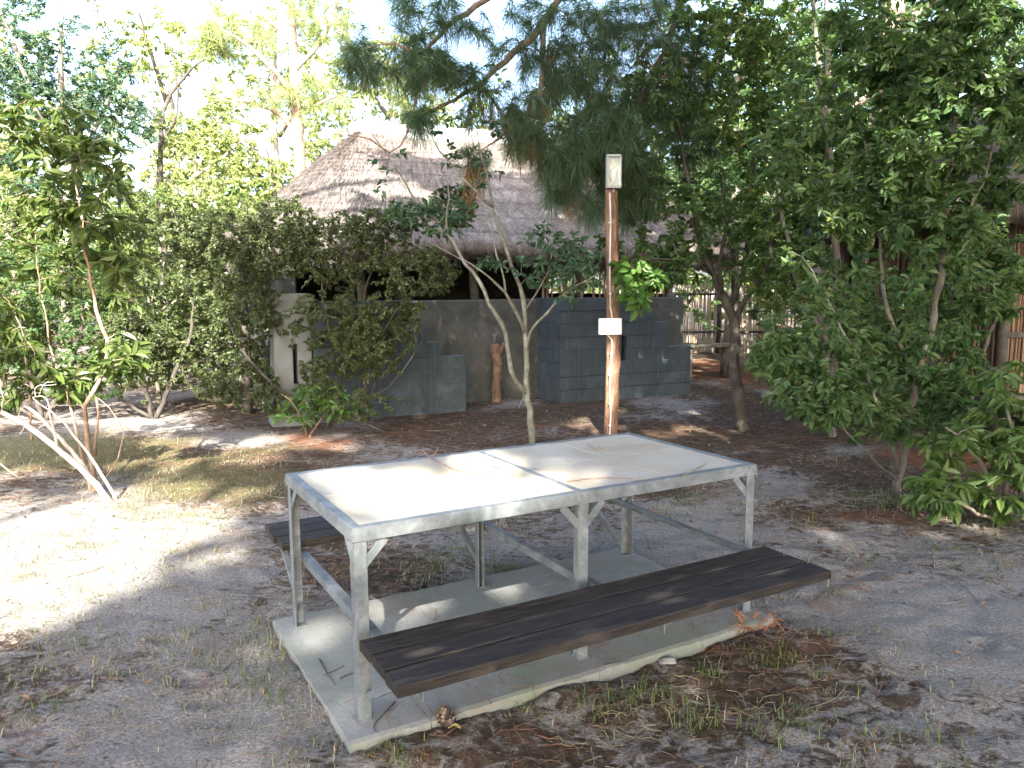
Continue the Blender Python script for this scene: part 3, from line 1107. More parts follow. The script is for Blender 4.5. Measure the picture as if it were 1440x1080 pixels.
def wall_courses(mb, mm, t0, ends, th=0.2, e0=0.0, rng=None, left_jog=None, hole=None):
    for k, te in enumerate(ends):
        a = t0 if left_jog is None else left_jog[k]
        z0, z1 = k * CH - (0.1 if k == 0 else 0), (k + 1) * CH
        top_free = True
        segs = [(a, te)]
        if hole and hole[2] <= k <= hole[3]:
            segs = [(a, hole[0]), (hole[1], te)]
        for (s0, s1) in segs:
            j = rng.uniform(-0.004, 0.004)
            # blocks about 0.39 long, staggered, with mortar behind
            x = s0
            first = True
            while x < s1 - 1e-4:
                ln = 9.0
                first = False
                x1 = min(x + ln, s1)
                if s1 - x1 < 0.12:
                    x1 = s1
                jj = rng.uniform(-0.0025, 0.0025)
                mb.box((x + (0.0 if x == s0 else 0.002), e0 + jj + j, z0 + 0.0035), (x1 - (0.0 if x1 == s1 else 0.002), e0 + th - jj, z1 - 0.0035), 0.005)
                x = x1
            mm.box((s0 + 0.006, e0 + 0.006 + max(j, 0), z0 - 0.0036 if k else z0), (s1 - 0.006, e0 + th - 0.007, z1 + (0.0037 if k < len(ends) - 1 and ends[k + 1] > s0 + 0.1 else -0.005)), 0)


rng = np.random.default_rng(12)
wr = thing('block_wall', 'dark grey block wall with stepped end behind the light pole', 'block wall', HO, HA)
mb, mm = MB(), MB()
wall_courses(mb, mm, 0.0, [2.29, 2.29, 2.29, 2.29, 1.86, 1.86, 1.61, 1.37], rng=rng, hole=(1.03, 1.12, 3, 4))
for k in range(8):
    z0, z1 = k * CH - (0.1 if k == 0 else 0), (k + 1) * CH
    for (a, b) in ((0.202, 0.78),):
        mb.box((rng.uniform(-0.003, 0.002), a, z0 + 0.0035), (0.2, b, z1 - 0.0035), 0.005)
    mm.box((0.007, 0.2, z0), (0.192, 0.775, z1 + (0.0037 if k < 7 else -0.005)))
mb.build('blockwork', M['block'], wr)
mm.build('mortar', M['mortar'], wr)
q = MB()
q.box((1.03, 0.12, 3 * CH), (1.12, 0.16, 5 * CH))
n = N('shade_black')
M['dark'] = n.set(n.ramp(n.noise(n.coord(), 8), [(0.3, (0.008, 0.008, 0.008)), (0.7, (0.016, 0.015, 0.014))]), 0.9)  # near black colour stands in for shade inside openings
q.build('slot_shade', M['dark'], wr)  # black plate in the opening, its shade put into the colour
wl = thing('block_wall', 'dark grey block wall stepping down beside the leafy bush', 'block wall', HO, HA)
mb, mm = MB(), MB()
wall_courses(mb, mm, -3.48, [-1.44, -1.44, -1.44, -1.44, -1.80, -1.99, -2.24, -2.24], rng=rng)
mb.build('blockwork', M['block'], wl)
mm.build('mortar', M['mortar'], wl)
# plastered pier with a slit at the far left of the wall
n = N('pale_plaster')
f1 = n.noise(n.coord(), 3, 5, 0.6)
M['plaster'] = n.set(n.ramp(f1, [(0.3, (0.11, 0.12, 0.125)), (0.6, (0.18, 0.192, 0.197)), (0.8, (0.27, 0.28, 0.275))]), 0.85, bump=n.noise(n.coord(), 25, 5), bstr=0.3, bdist=0.01)
pr = thing('plaster_pier', 'pale plastered pier with flared foot and dark slit half behind the bush', 'pier', hp(-3.7, 0.1), HA)
mb = MB()
for (a, b, c) in ((-0.22, -0.03, 0.0), (0.03, 0.2, 0.0)):
    fl0 = 0.09 if a < -0.1 else 0.0
    prof = [(-0.1, a - fl0), (0.35, a - fl0 * 0.7), (0.9, a - fl0 * 0.3), (1.5, a - fl0 * 0.05), (1.62, a)]
    v = []
    for z, x in prof:
        v += [(x, -0.13, z), (b, -0.13, z), (b, 0.26, z), (x, 0.26, z)]
    f = []
    for k in range(len(prof) - 1):
        for s in range(4):
            f.append([k * 4 + s, k * 4 + (s + 1) % 4, k * 4 + 4 + (s + 1) % 4, k * 4 + 4 + s])
    f.append([16, 17, 18, 19])
    mb.add(v, f)
mb.box((-0.03, -0.13, -0.1), (0.03, 0.26, 0.5))
mb.box((-0.03, -0.13, 1.0), (0.03, 0.26, 1.62))
mb.build('shaft', M['plaster'], pr)
q = MB()
q.box((-0.03, 0.05, 0.5), (0.03, 0.1, 1.0))
q.build('slit', M['dark'], pr)  # black plate, the shade of the slit is its colour

# thatched hut
hut = thing('thatched_hut', 'big thatched hut with a pale ridge cap behind the grey walls', 'hut', hp(0, 3.5), HA)
n = N('weathered_thatch')
v1 = n.coord((1, 1, 1))
cs = n.new('ShaderNodeCombineXYZ')
n.link(n.math('MULTIPLY', n.attr('around'), 26.0), cs.inputs[0])
n.link(n.math('MULTIPLY', n.attr('slope'), 9.0), cs.inputs[1])
f1 = n.noise(cs.outputs[0], 1.0, 7, 0.8, 0.25)
f2 = n.noise(v1, 0.9, 6, 0.65, 0.6)
f3 = n.noise(v1, 22, 6, 0.8)
wv = n.math('FRACT', n.math('ADD', n.math('MULTIPLY', n.attr('slope'), 9.0), n.math('MULTIPLY', f3, 0.7)))
ff = n.math('ADD', n.math('MULTIPLY', f1, 0.6), n.math('MULTIPLY', f3, 0.42))
col = n.ramp(ff, [(0.36, (0.055, 0.047, 0.042)), (0.5, (0.2, 0.175, 0.16)), (0.66, (0.42, 0.38, 0.35))])
col = n.mix(n.ramp(f2, [(0.42, 0.0), (0.7, 0.55)]), col, (0.2, 0.14, 0.11))
col = n.mix(n.ramp(wv, [(0.0, 0.45), (0.18, 0.0)]), col, (0.06, 0.05, 0.046))
M['thatch'] = n.set(col, 0.95, bump=n.math('ADD', n.math('MULTIPLY', f1, 1.2), n.math('ADD', n.math('MULTIPLY', f3, 0.7), n.math('MULTIPLY', wv, 0.35))), bstr=1.0, bdist=0.06, spec=0.1)
rng = np.random.default_rng(3)


def thatch_roof(t0, t1, e0, e1, r0, r1, re, ze, zr, th=0.24, nr=26, na=160, corner=0.28, rag=0.03):
    """rounded hip: rings from the eave outline up to a ridge line"""
    an = np.linspace(0, 2 * PI, na, endpoint=False)
    ct, ce = (t0 + t1) / 2, (e0 + e1) / 2
    pw = 0.38
    ex = np.sign(np.cos(an)) * np.abs(np.cos(an)) ** pw * (t1 - t0) / 2 + ct
    ey = np.sign(np.sin(an)) * np.abs(np.sin(an)) ** pw * (e1 - e0) / 2 + ce
    rx = np.clip(ex, r0, r1)
    s = (ex - t0) / (t1 - t0)
    rx = r0 + (r1 - r0) * np.clip((s - 0.12) / 0.76, 0, 1)
    ry = np.full(na, re)
    V = []
    for k in range(nr):
        q = k / (nr - 1)
        hgt = q ** 0.93
        x = ex + (rx - ex) * q
        y = ey + (ry - ey) * q
        z = ze + (zr - ze) * hgt + 0.06 * math.sin(PI * q)
        wob = rag * 1.6 * (fbm(x * 1.3 + 4, y * 1.3 + q * 3, 91, 3) - 0.5) * 2 + rag * (vnoise(an * 40, np.full(na, q * 9), 93) - 0.5)
        V.append(np.stack([x, y, z + wob * (0.4 + 0.6 * (1 - q))], 1))
    low = V[0].copy()
    cen = np.array([ct, ce])
    d = low[:, :2] - cen
    low[:, :2] = cen + d * 0.975
    low[:, 2] -= th + 0.06 * (vnoise(an * 60, an * 0, 95) - 0.5)
    inn = low.copy()
    inn[:, :2] = cen + d * 0.5
    inn[:, 2] += 1.1
    rings = [inn, low] + V
    v = np.concatenate(rings)
    i = np.arange(len(rings) - 1)[:, None] * na
    j = np.arange(na)[None]
    jn = (j + 1) % na
    f = np.stack([i + j, i + jn, i + na + jn, i + na + j], -1).reshape(-1, 4)
    au = np.concatenate([an * 4.0] * len(rings))
    sl = np.repeat(np.r_[-0.1, -0.05, np.linspace(0, 1, nr)], na)
    return v, f, au, sl


def unit_(q):
    return q / (np.linalg.norm(q) + 1e-9)


v, f, au, sl = thatch_roof(-4.25, 4.5, 0.62 - 3.5, 6.5 - 3.5, -1.9, 1.9, 0.15, 2.28, 4.36)
mb = MB()
mb.add(v, f)
# loose straw along the eave and lying on the slopes
st = []
na = 160
nr_ = len(v) // na
for k in range(11000):
    i0 = int(rng.integers(na))
    q = 2 + int(rng.integers(1, nr_ - 2))
    p0, p1 = v[q * na + i0], v[(q - 1) * na + i0]
    f0 = rng.uniform()
    pn_ = v[q * na + (i0 + 1) % na]
    p = p0 + (pn_ - p0) * f0
    d = unit_(p1 - p0)
    out = np.array([p[0] * 0.1, np.sign(p[1] - 0.15) * 0.5, 0.8])
    st.append((p + out * 0.012, p + d * rng.uniform(.08, .22) + rng.normal(0, .025, 3) + out * rng.uniform(0.01, 0.045)))
ring = v[na:2 * na]
for k in range(4200):
    a = rng.uniform(0, na)
    i0, i1 = int(a) % na, (int(a) + 1) % na
    p = ring[i0] * (1 - a % 1) + ring[i1] * (a % 1)
    st.append((p + [0, 0, rng.uniform(0.0, 0.26)], p + [rng.normal(0, 0.03), rng.normal(0, 0.03), -rng.uniform(0.02, 0.13)]))
st = np.array(st)
wv = np.array([0.006, 0.002, 0])
vv = np.stack([st[:, 0] - wv, st[:, 0] + wv, st[:, 1] + wv * 0.4, st[:, 1] - wv * 0.4], 1).reshape(-1, 3)
mb.add(vv, np.arange(len(st) * 4).reshape(-1, 4))
ns = len(vv)
roof = mb.build('roof', M['thatch'], hut, True, attrs={'around': np.r_[au, rng.uniform(0, 25, ns)], 'slope': np.r_[sl, rng.uniform(0, 1, ns)]})
n = N('ridge_mortar')
M['ridge'] = n.set(n.ramp(n.noise(n.coord(), 6, 5), [(0.3, (0.3, 0.32, 0.33)), (0.7, (0.5, 0.52, 0.53))]), 0.85, bump=n.noise(n.coord(), 20, 5), bstr=0.4, bdist=0.02)
mb = MB()
rp = []
for x in np.linspace(-2.1, 2.1, 22):
    rp.append((x, 0.15 + 0.02 * math.sin(x * 3), 4.33 + 0.025 * math.sin(x * 2.1) - 0.05 * (abs((x + 0.2) / 2.3) ** 6)))
mb.tube(rp, [0.11] + [0.19] * 20 + [0.11], 12)
mb.build('ridge_cap', M['ridge'], roof, True)
n = N('hut_plaster')
f1 = n.noise(n.coord(), 2.2, 6, 0.65, 0.8)
f2 = n.noise(n.coord((1, 1, 0.5)), 5, 5, 0.6, 0.5)
col = n.ramp(f1, [(0.32, (0.028, 0.032, 0.03)), (0.55, (0.06, 0.064, 0.06)), (0.72, (0.1, 0.1, 0.09))])
M['hut_wall'] = n.set(n.mix(n.ramp(f2, [(0.58, 0.0), (0.72, 0.65)]), col, (0.21, 0.18, 0.14)), 0.9, bump=f1, bstr=0.4, bdist=0.02)
# body: half wall all round, dark open band above, poles carrying the eave
mb = MB()
for (a, b, c, d, zt) in ((-3.7, -2.75, 2.7, -2.55, 1.5), (-3.7, 2.3, 2.7, 2.5, 2.3), (-3.7, -2.549, -3.5, 2.299, 2.3), (2.5, -2.549, 2.7, 2.299, 1.55)):
    mb.box((a, b, -0.1), (c, d, zt), 0.02)
mb.box((-3.49, -2.54, -0.1), (2.49, 2.29, 0.06))
mb.build('wall', M['hut_wall'], hut)
n = N('brown_reeds')
v = n.coord((40, 40, 0.8))
f1 = n.noise(v, 1.6, 5, 0.7)
f2 = n.noise(n.coord(), 2.2, 4)
col = n.ramp(f1, [(0.3, (0.045, 0.028, 0.02)), (0.5, (0.17, 0.1, 0.065)), (0.72, (0.3, 0.2, 0.13))])
M['reed'] = n.set(n.mix(n.ramp(f2, [(0.45, 0.0), (0.65, 0.5)]), col, (0.3, 0.22, 0.15)), 0.8, bump=f1, bstr=0.4, bdist=0.006)


def reeds(mb, p0, p1, z0, z1, step, r, rng, rag=0.05, skip=0.0):
    p0, p1 = np.array(p0, float), np.array(p1, float)
    Lr = np.linalg.norm(p1 - p0)
    d = (p1 - p0) / Lr
    nrm = np.array([-d[1], d[0]])
    m_ = int(Lr / step)
    P, R = [], []
    for k in range(m_):
        if rng.uniform() < skip:
            continue
        q = p0 + d * (k + rng.uniform(0.1, 0.9)) * step + nrm * rng.normal(0, r * 0.6)
        zt = z1 + rng.normal(0, rag)
        lean = rng.normal(0, 0.012)
        rr = r * rng.uniform(0.7, 1.25)
        P.append([[q[0] + lean * s * (zt - z0) * d[0], q[1] + lean * s * (zt - z0) * d[1], z0 + (zt - z0) * s] for s in (0, 0.5, 1)])
        R.append([rr, rr * 0.95, rr * 0.8])
    mb.tubes(np.array(P), np.array(R), 5)


mb = MB()
reeds(mb, (0.2, -2.5), (2.45, -2.5), 1.45, 2.3, 0.05, 0.02, rng, 0.03, 0.25)
mb.build('reed_screen', M['reed'], hut, True)
for t in (-4.2, -2.6, -0.9, 0.9, 2.6, 4.0):
    mb = MB()
    P, R = smooth_path([(t, -2.42, -0.1), (t + 0.02, -2.44, 1.0), (t - 0.01, -2.42, 2.55)], [0.075, 0.07, 0.065], 0.15, rng, 0.004)
    mb.tube(P, R, 10)
    mb.build('veranda_post', M['bark_dark'], hut, True)
for e in (-2.42, 2.6):
    mb = MB()
    mb.tube(smooth_path([(-4.4, e, 2.36), (0, e, 2.38), (4.2, e, 2.36)], [0.06] * 3, 0.4, rng, 0.008)[0], 0.06, 8)
    mb.build('eave_beam', M['bark_dark'], hut, True)

# tap post in the gap between the walls
tb = on(698, 565)
tp = thing('tap_post', 'short peeled forked post with a tap in the wall opening', 'post', tb)
mb = MB()
P, R = smooth_path([(0, 0, -0.1), (0.0, 0, 0.15), (0.02, 0, 0.5), (0.0, 0, 0.78), (-0.02, 0, 0.86)], [0.085, 0.072, 0.064, 0.085, 0.055], 0.05, rng, 0.006)
mb.tube(P, R, 12)
P, R = smooth_path([(0.0, 0, 0.66), (0.08, -0.02, 0.78), (0.13, -0.02, 0.87)], [0.05, 0.045, 0.035], 0.04, rng, 0.004)
mb.tube(P, R, 10)
mb.build('post', mat_bark('weathered_post', (0.04, 0.026, 0.018), (0.14, 0.09, 0.058), (0.24, 0.155, 0.1), 1.0, 0.2, 0.7), tp, True)
mb = MB()
mb.tube([(-0.02, -0.03, 0.80), (-0.02, -0.03, 0.93), (-0.02, -0.04, 0.965), (-0.02, -0.09, 0.965), (-0.02, -0.105, 0.93)], [0.017, 0.017, 0.019, 0.016, 0.013], 8)
mb.box((-0.055, -0.055, 0.985), (0.015, -0.035, 1.0), 0.004)
mb.tube([(-0.02, -0.045, 0.96), (-0.02, -0.045, 0.99)], 0.007, 8)
mb.build('tap', M['galv'], tp, True)

# reed fence far right with a log seat before it
n = N('dry_reeds')
f1 = n.noise(n.coord((30, 30, 0.6)), 1.5, 5, 0.7)
M['dryreed'] = n.set(n.ramp(n.math('ADD', n.math('MULTIPLY', f1, 0.8), n.math('MULTIPLY', n.noise(n.coord(), 1.4, 4), 0.35)), [(0.35, (0.12, 0.08, 0.055)), (0.55, (0.34, 0.26, 0.18)), (0.75, (0.48, 0.4, 0.3))]), 0.85)
fe = thing('reed_fence', 'sunlit dry reed fence beyond the stepped grey wall', 'fence', (4.3, 20.0, 0))
mb = MB()
reeds(mb, (-1.0, 0.6), (6.5, -2.6), -0.05, 1.75, 0.045, 0.02, rng, 0.07)
mb.build('reed_panel', M['dryreed'], fe, True)
for z in (0.5, 1.45):
    mb = MB()
    mb.tube(smooth_path([(-1.0, 0.53, z), (2.7, -1.05, z + 0.04), (6.5, -2.68, z)], [0.03] * 3, 0.3, rng, 0.01)[0], 0.03, 7)
    mb.build('rail', M['bark_dark'], fe, True)
for k in range(5):
    q = k / 4
    mb = MB()
    x, y = -1.0 + 7.5 * q, 0.5 - 3.2 * q
    mb.tube([(x, y - 0.06, -0.1), (x + 0.02, y - 0.06, 1.0), (x, y - 0.06, 1.95)], [0.06, 0.055, 0.05], 9)
    mb.build('fence_post', M['bark_dark'], fe, True)
lb = on(1024, 530)
sb = thing('log_seat', 'plank seat on a grey log stump beside the dark trunk', 'seat', lb)
mb = MB()
mb.tube([(0, 0, -0.05), (0.01, 0, 0.3), (0, 0, 0.56)], [0.17, 0.15, 0.16], 14)
mb.build('stump', M['bark_grey'], sb, True)
mb = MB()
mb.box((-0.95, -0.16, 0.5605), (0.22, 0.16, 0.62), 0.012)
mb.build('seat', M['bark_pale'], sb)
mb = MB()
mb.tube([(-0.8, 0, -0.05), (-0.8, 0, 0.3), (-0.8, 0, 0.56)], [0.14, 0.13, 0.13], 12)
mb.build('stump', M['bark_grey'], sb, True)

# reed hut at the right edge
rb = on(1400, 622)
rh = thing('reed_hut', 'reed walled hut on posts at the right edge behind the leaves', 'hut', (5.25, 8.35, 0), math.radians(8))
mb = MB()
reeds(mb, (0.0, 0.0), (3.2, 0.0), 0.48, 2.4, 0.034, 0.016, rng, 0.02)
reeds(mb, (0.0, 0.0), (0.0, 3.0), 0.48, 2.4, 0.034, 0.016, rng, 0.02)
reeds(mb, (0.0, 0.045), (3.2, 0.045), 0.48, 2.4, 0.03, 0.018, rng, 0.02)
reeds(mb, (0.045, 0.0), (0.045, 3.0), 0.48, 2.4, 0.03, 0.018, rng, 0.02)
mb.build('reed_wall', M['reed'], rh, True)
for z, th in ((1.1, 0.06), (1.85, 0.045)):
    mb = MB()
    mb.box((-0.03, -0.05, z), (3.2, -0.02, z + th), 0.005)
    mb.build('batten', M['bark_dark'], rh)
mb = MB()
mb.tube(smooth_path([(-0.25, -0.03, 0.42), (1.5, -0.02, 0.43), (3.4, -0.03, 0.42)], [0.075] * 3, 0.2, rng, 0.006)[0], 0.075, 10)
mb.build('floor_beam', M['bark_dark'], rh, True)
mb = MB()
mb.box((-0.1, -0.75, 0.30), (3.2, -0.06, 0.345), 0.006)
mb.build('deck_board', M['bark_red'], rh)
mb = MB()
mb.tube(smooth_path([(0.1, -0.55, 0.1), (1.5, -0.5, 0.12), (3.4, -0.55, 0.1)], [0.11] * 3, 0.2, rng, 0.01)[0], 0.11, 10)
mb.build('log_sill', M['dark'], rh, True)  # log in the near black shade colour, for the dark underspace
for (x, y) in ((0.0, -0.7), (0.0, -0.0), (1.6, -0.02), (3.2, -0.0), (0.0, 3.0), (3.2, 3.0)):
    mb = MB()
    mb.tube(smooth_path([(x, y, -0.1), (x, y, 0.28 if y < -0.5 else 2.4)], [0.055, 0.05], 0.2, rng, 0.003)[0], 0.055, 9)
    mb.build('post', M['bark_pale'] if y < -0.5 else M['bark_dark'], rh, True)
v, f, au, sl = thatch_roof(-0.75, 4.0, -0.8, 3.8, 1.4, 1.9, 1.5, 2.45, 4.4, 0.2, 18, 110, rag=0.03)
mb = MB()
mb.add(v, f)
mb.build('roof', M['thatch'], rh, True, attrs={'around': au, 'slope': sl})
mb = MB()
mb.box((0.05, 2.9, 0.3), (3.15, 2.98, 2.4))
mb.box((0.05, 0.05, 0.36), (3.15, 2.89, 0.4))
mb.build('floor', M['dark'], rh)  # floor and back wall coloured near black for inside shade
# ------------------------------------------------------------------ trees and shrubs
def pl(y, *pts):
    """limb path: photo positions at depth y (or with a depth of their own)"""
    return [at(p[0], p[1], p[2] if len(p) > 2 else y) for p in pts]


def vol(px, py, y, rx, ry, rz, wt=1.0):
    return (at(px, py, y), (rx, ry, rz), wt)


def ground_at(p):
    q = np.array(p, float)
    q[2] = 0
    return q


# pale slender tree in the middle
b = on(748, 622)
Y = b[1]
sl = [
    (pl(Y, (748, 624), (745, 575), (740, 553), (741, 515), (738, 471), (737, 433), (733, 405), (720, 376), (707, 337), (693, 290), (687, 255), (676, 215), (668, 160)), [0.0420, 0.0386, 0.0370, 0.0302, 0.0277, 0.0260, 0.0235, 0.0210, 0.0185, 0.0160, 0.0118, 0.0084, 0.0042]),
    (pl(Y, (741, 556), (724, 533, Y - .1), (713, 482, Y - .15), (704, 455, Y - .2), (689, 427, Y - .2), (673, 393, Y - .2), (653, 370, Y - .2), (633, 333, Y - .1), (610, 305), (587, 288), (570, 257), (543, 217), (520, 180)), [0.0286, 0.0252, 0.0244, 0.0235, 0.0227, 0.0210, 0.0193, 0.0176, 0.0151, 0.0126, 0.0101, 0.0076, 0.0034]),
    (pl(Y, (741, 492), (746, 467, Y - .1), (767, 442, Y - .2), (787, 420, Y - .3), (809, 403, Y - .35), (844, 384, Y - .4)), [0.0202, 0.0168, 0.0143, 0.0118, 0.0092, 0.0042]),
    (pl(Y, (738, 470), (728, 440, Y - .1), (709, 410, Y - .2), (693, 393, Y - .25), (662, 372, Y - .3), (610, 345, Y - .3)), [0.0202, 0.0176, 0.0151, 0.0118, 0.0084, 0.0034]),
    (pl(Y, (711, 412, Y - .2), (709, 395, Y - .2), (707, 384, Y - .2), (697, 358, Y - .2), (690, 320, Y - .15), (672, 285, Y)), [0.0134, 0.0118, 0.0109, 0.0092, 0.0067, 0.0034]),
    (pl(Y, (737, 440), (752, 415, Y - .1), (765, 395, Y - .15), (775, 366, Y - .2), (778, 330, Y - .2)), [0.0118, 0.0092, 0.0076, 0.0050, 0.0025]),
    (pl(Y, (693, 291), (668, 268, Y - .1), (640, 240, Y - .15), (612, 205, Y - .2), (600, 180, Y - .2)), [0.0151, 0.0126, 0.0101, 0.0076, 0.0034]),
    (pl(Y, (633, 333, Y - .1), (628, 300, Y - .2), (634, 270, Y - .2), (625, 245, Y - .2)), [0.0118, 0.0101, 0.0076, 0.0034]),
    (pl(Y, (741, 540), (735, 560, Y - .05), (728, 575, Y - .1)), [0.0084, 0.0067, 0.0034]),
]
plant('slender_tree', 'slender pale barked tree forking low behind the table, nearly bare of leaves', 'tree', b, sl,
      [vol(572, 300, Y - .1, .18, .2, .12, 2), vol(625, 300, Y, .28, .25, .22, 3), vol(690, 368, Y - .2, .14, .15, .07, 1), vol(800, 385, Y - .3, .36, .3, .3, 3.5), vol(815, 345, Y - .2, .25, .3, .25, 1.5), vol(760, 360, Y - .2, .3, .3, .35, 2), vol(560, 245, Y, .3, .25, .3, 1), vol(660, 200, Y, .4, .3, .5, 1.5)],
      210, dict(per=8, L=0.072, W=0.034, mat=M['leaf_blue'], s0=0.55), M['bark_pale'], 21, gap=0.3, rmax=0.008)

# dark forked tree right of the pole
b = on(1045, 603)
Y = b[1]
fk = [
    (pl(Y, (1046, 606), (1040, 572), (1034, 520), (1033, 470), (1024, 432), (1004, 392), (988, 350), (976, 290), (960, 210), (948, 120)), [0.0780, 0.0663, 0.0608, 0.0585, 0.0546, 0.0374, 0.0328, 0.0273, 0.0195, 0.0078]),
    (pl(Y, (1026, 440), (1038, 400, Y + .2), (1050, 350, Y + .3), (1058, 280, Y + .4), (1062, 180, Y + .5), (1066, 60, Y + .5)), [0.0390, 0.0343, 0.0312, 0.0265, 0.0195, 0.0078]),
    (pl(Y, (1033, 450), (1058, 405, Y - .2), (1080, 362, Y - .3), (1090, 300, Y - .4), (1105, 220, Y - .5)), [0.0351, 0.0296, 0.0250, 0.0203, 0.0078]),
    (pl(Y, (1015, 415), (1012, 370, Y - .2), (1020, 320, Y - .3), (1015, 240, Y - .4)), [0.0273, 0.0234, 0.0195, 0.0078]),
    (pl(Y, (1000, 385), (965, 370, Y - .4), (930, 365, Y - .7), (895, 368, Y - .9)), [0.0172, 0.0133, 0.0094, 0.0047]),
]
root, _ = plant('forked_tree', 'dark barked tree splitting into three limbs right of the light pole', 'tree', b, fk,
      [vol(960, 300, Y, .7, .7, .6, 2), vol(1060, 240, Y, .8, .8, .8, 3), vol(930, 370, Y - .4, .35, .4, .35, 1), vol(1000, 120, Y, 1.0, .8, .8, 2.5), vol(1110, 330, Y - .3, .4, .4, .4, 1.0), vol(905, 250, Y + .3, .4, .5, .5, 1), vol(840, 355, Y - .2, .3, .35, .3, .8)],
      760, dict(per=21, L=0.056, W=0.028, mat=M['leaf_tree']), M['bark_dark'], 22, gap=0.4, rmax=0.014)
rng = np.random.default_rng(77)
mb = MB()
wd = MB()
tg = cloud([vol(905, 385, Y - .9, .30, .25, .19, 3), vol(875, 375, Y - .8, .12, .15, .2, 1), vol(895, 420, Y - .95, .1, .12, .12, 1)], 42, rng, 0.2, 0.2)
tw, tr = grow([smooth_path(*fk[4], 0.06)], tg, rng, rmax=0.006)
wd.tubes(tw, tr, 4)
so = wd.build('sprig', M['bark_grey'], root, True, b)
leaves(mb, tw, 7, 0.105, 0.058, rng, 0.3, 0.5)
mb.build('leaf_spray', M['leaf_light'], root, False, b)

# leafy saplings and shrubs in the right foreground
b = on(1262, 690)
Y = b[1]
plant('leafy_sapling', 'tall leafy sapling with thin pale trunk, nearest tall tree at right', 'sapling', b, [
    (pl(Y, (1262, 694), (1270, 640), (1290, 540), (1318, 420), (1330, 293), (1336, 220), (1343, 147), (1345, 20), (1350, -120)), [0.0330, 0.0297, 0.0277, 0.0264, 0.0244, 0.0224, 0.0198, 0.0158, 0.0079]),
    (pl(Y, (1264, 670), (1245, 600, Y - .1), (1215, 520, Y - .2), (1170, 440, Y - .2), (1130, 360, Y - .1)), [0.0198, 0.0172, 0.0145, 0.0112, 0.0046]),
    (pl(Y, (1290, 540), (1250, 440, Y + .1), (1235, 330, Y + .2), (1215, 200, Y + .2), (1180, 60, Y + .1)), [0.0185, 0.0158, 0.0132, 0.0099, 0.0040]),
    (pl(Y, (1325, 360), (1370, 280, Y - .2), (1400, 180, Y - .3), (1425, 60, Y - .3)), [0.0145, 0.0119, 0.0092, 0.0040]),
    (pl(Y, (1264, 680), (1225, 640, Y - .2), (1180, 600, Y - .3), (1130, 575, Y - .4)), [0.0106, 0.0086, 0.0066, 0.0026]),
], [vol(1250, 380, Y, .75, .6, .8, 3), vol(1170, 470, Y - .1, .45, .5, .5, 2.2), vol(1330, 200, Y, .8, .6, .9, 3), vol(1190, 170, Y, .7, .6, .8, 2.6), vol(1150, 560, Y - .3, .28, .4, .22, 1.0), vol(1270, 560, Y - .1, .5, .4, .36, 2.4), vol(1180, 530, Y - .2, .35, .4, .3, 1.4), vol(1235, 590, Y - .2, .3, .3, .2, .8), vol(1240, 500, Y - .2, .4, .4, .4, 1.2), vol(1090, 520, Y - .2, .2, .3, .25, .6), vol(1390, 80, Y, .6, .6, .7, 1.5), vol(1410, 210, Y - .1, .4, .5, .45, 1.5), vol(1290, 20, Y, .8, .6, .5, 1.5)],
      1650, dict(per=18, L=0.064, W=0.03, mat=M['leaf_tree'], droop=0.35), M['bark_grey'], 23, gs=1.7, gap=0.48, rmax=0.009)
b = on(1408, 735)
Y = b[1]
plant('broadleaf_shrub', 'low shrub with long bright leaves at the right edge of the clearing', 'shrub', b, [
    (pl(Y, (1408, 738), (1395, 690), (1370, 640, Y - .1), (1330, 600, Y - .2)), [0.02, 0.017, 0.013, 0.005]),
    (pl(Y, (1409, 738), (1418, 670), (1425, 600), (1400, 520)), [0.02, 0.017, 0.013, 0.005]),
    (pl(Y, (1410, 738), (1440, 690, Y - .1), (1480, 640, Y - .2)), [0.018, 0.014, 0.006]),
    (pl(Y, (1404, 738), (1360, 715, Y - .2), (1310, 690, Y - .3)), [0.014, 0.011, 0.005]),
], [vol(1370, 640, Y - .1, .42, .35, .22, 2.2), vol(1430, 690, Y - .1, .35, .3, .2, 1.5), vol(1320, 690, Y - .25, .2, .22, .12, 1), vol(1420, 560, Y, .25, .3, .25, 1), vol(1480, 620, Y, .3, .3, .4, 1)],
      170, dict(per=13, L=0.088, W=0.036, mat=M['leaf_yelgreen'], droop=0.45, s0=0.2), M['bark_grey'], 24, gap=0.36, rmax=0.007)
b = on(1170, 612)
Y = b[1]
plant('young_tree', 'young tree with grey leaning stem between forked tree and tall sapling', 'tree', b, [
    (pl(Y, (1170, 614), (1172, 540), (1180, 450), (1175, 340), (1165, 220), (1150, 80), (1140, -60)), [0.06, 0.05, 0.046, 0.04, 0.034, 0.026, 0.012]),
    (pl(Y, (1176, 500), (1130, 420, Y - .3), (1105, 330, Y - .4), (1090, 220, Y - .4)), [0.03, 0.025, 0.02, 0.008]),
    (pl(Y, (1180, 440), (1220, 360, Y + .3), (1245, 240, Y + .4), (1250, 100, Y + .4)), [0.03, 0.025, 0.02, 0.008]),
], [vol(1140, 330, Y, .9, .8, .9, 2.5), vol(1130, 120, Y, 1.2, .9, 1.0, 3), vol(1230, 470, Y, .5, .6, .6, 1.5), vol(1250, 200, Y + .4, .8, .8, 1.0, 2), vol(1100, 500, Y - .2, .3, .4, .3, .7), vol(1020, 60, Y, .7, .7, .6, 1)],
      1300, dict(per=19, L=0.064, W=0.031, mat=M['leaf_yelgreen']), M['bark_grey'], 25, gs=1.6, gap=0.49, rmax=0.012)
b = on(1335, 640)
Y = b[1]
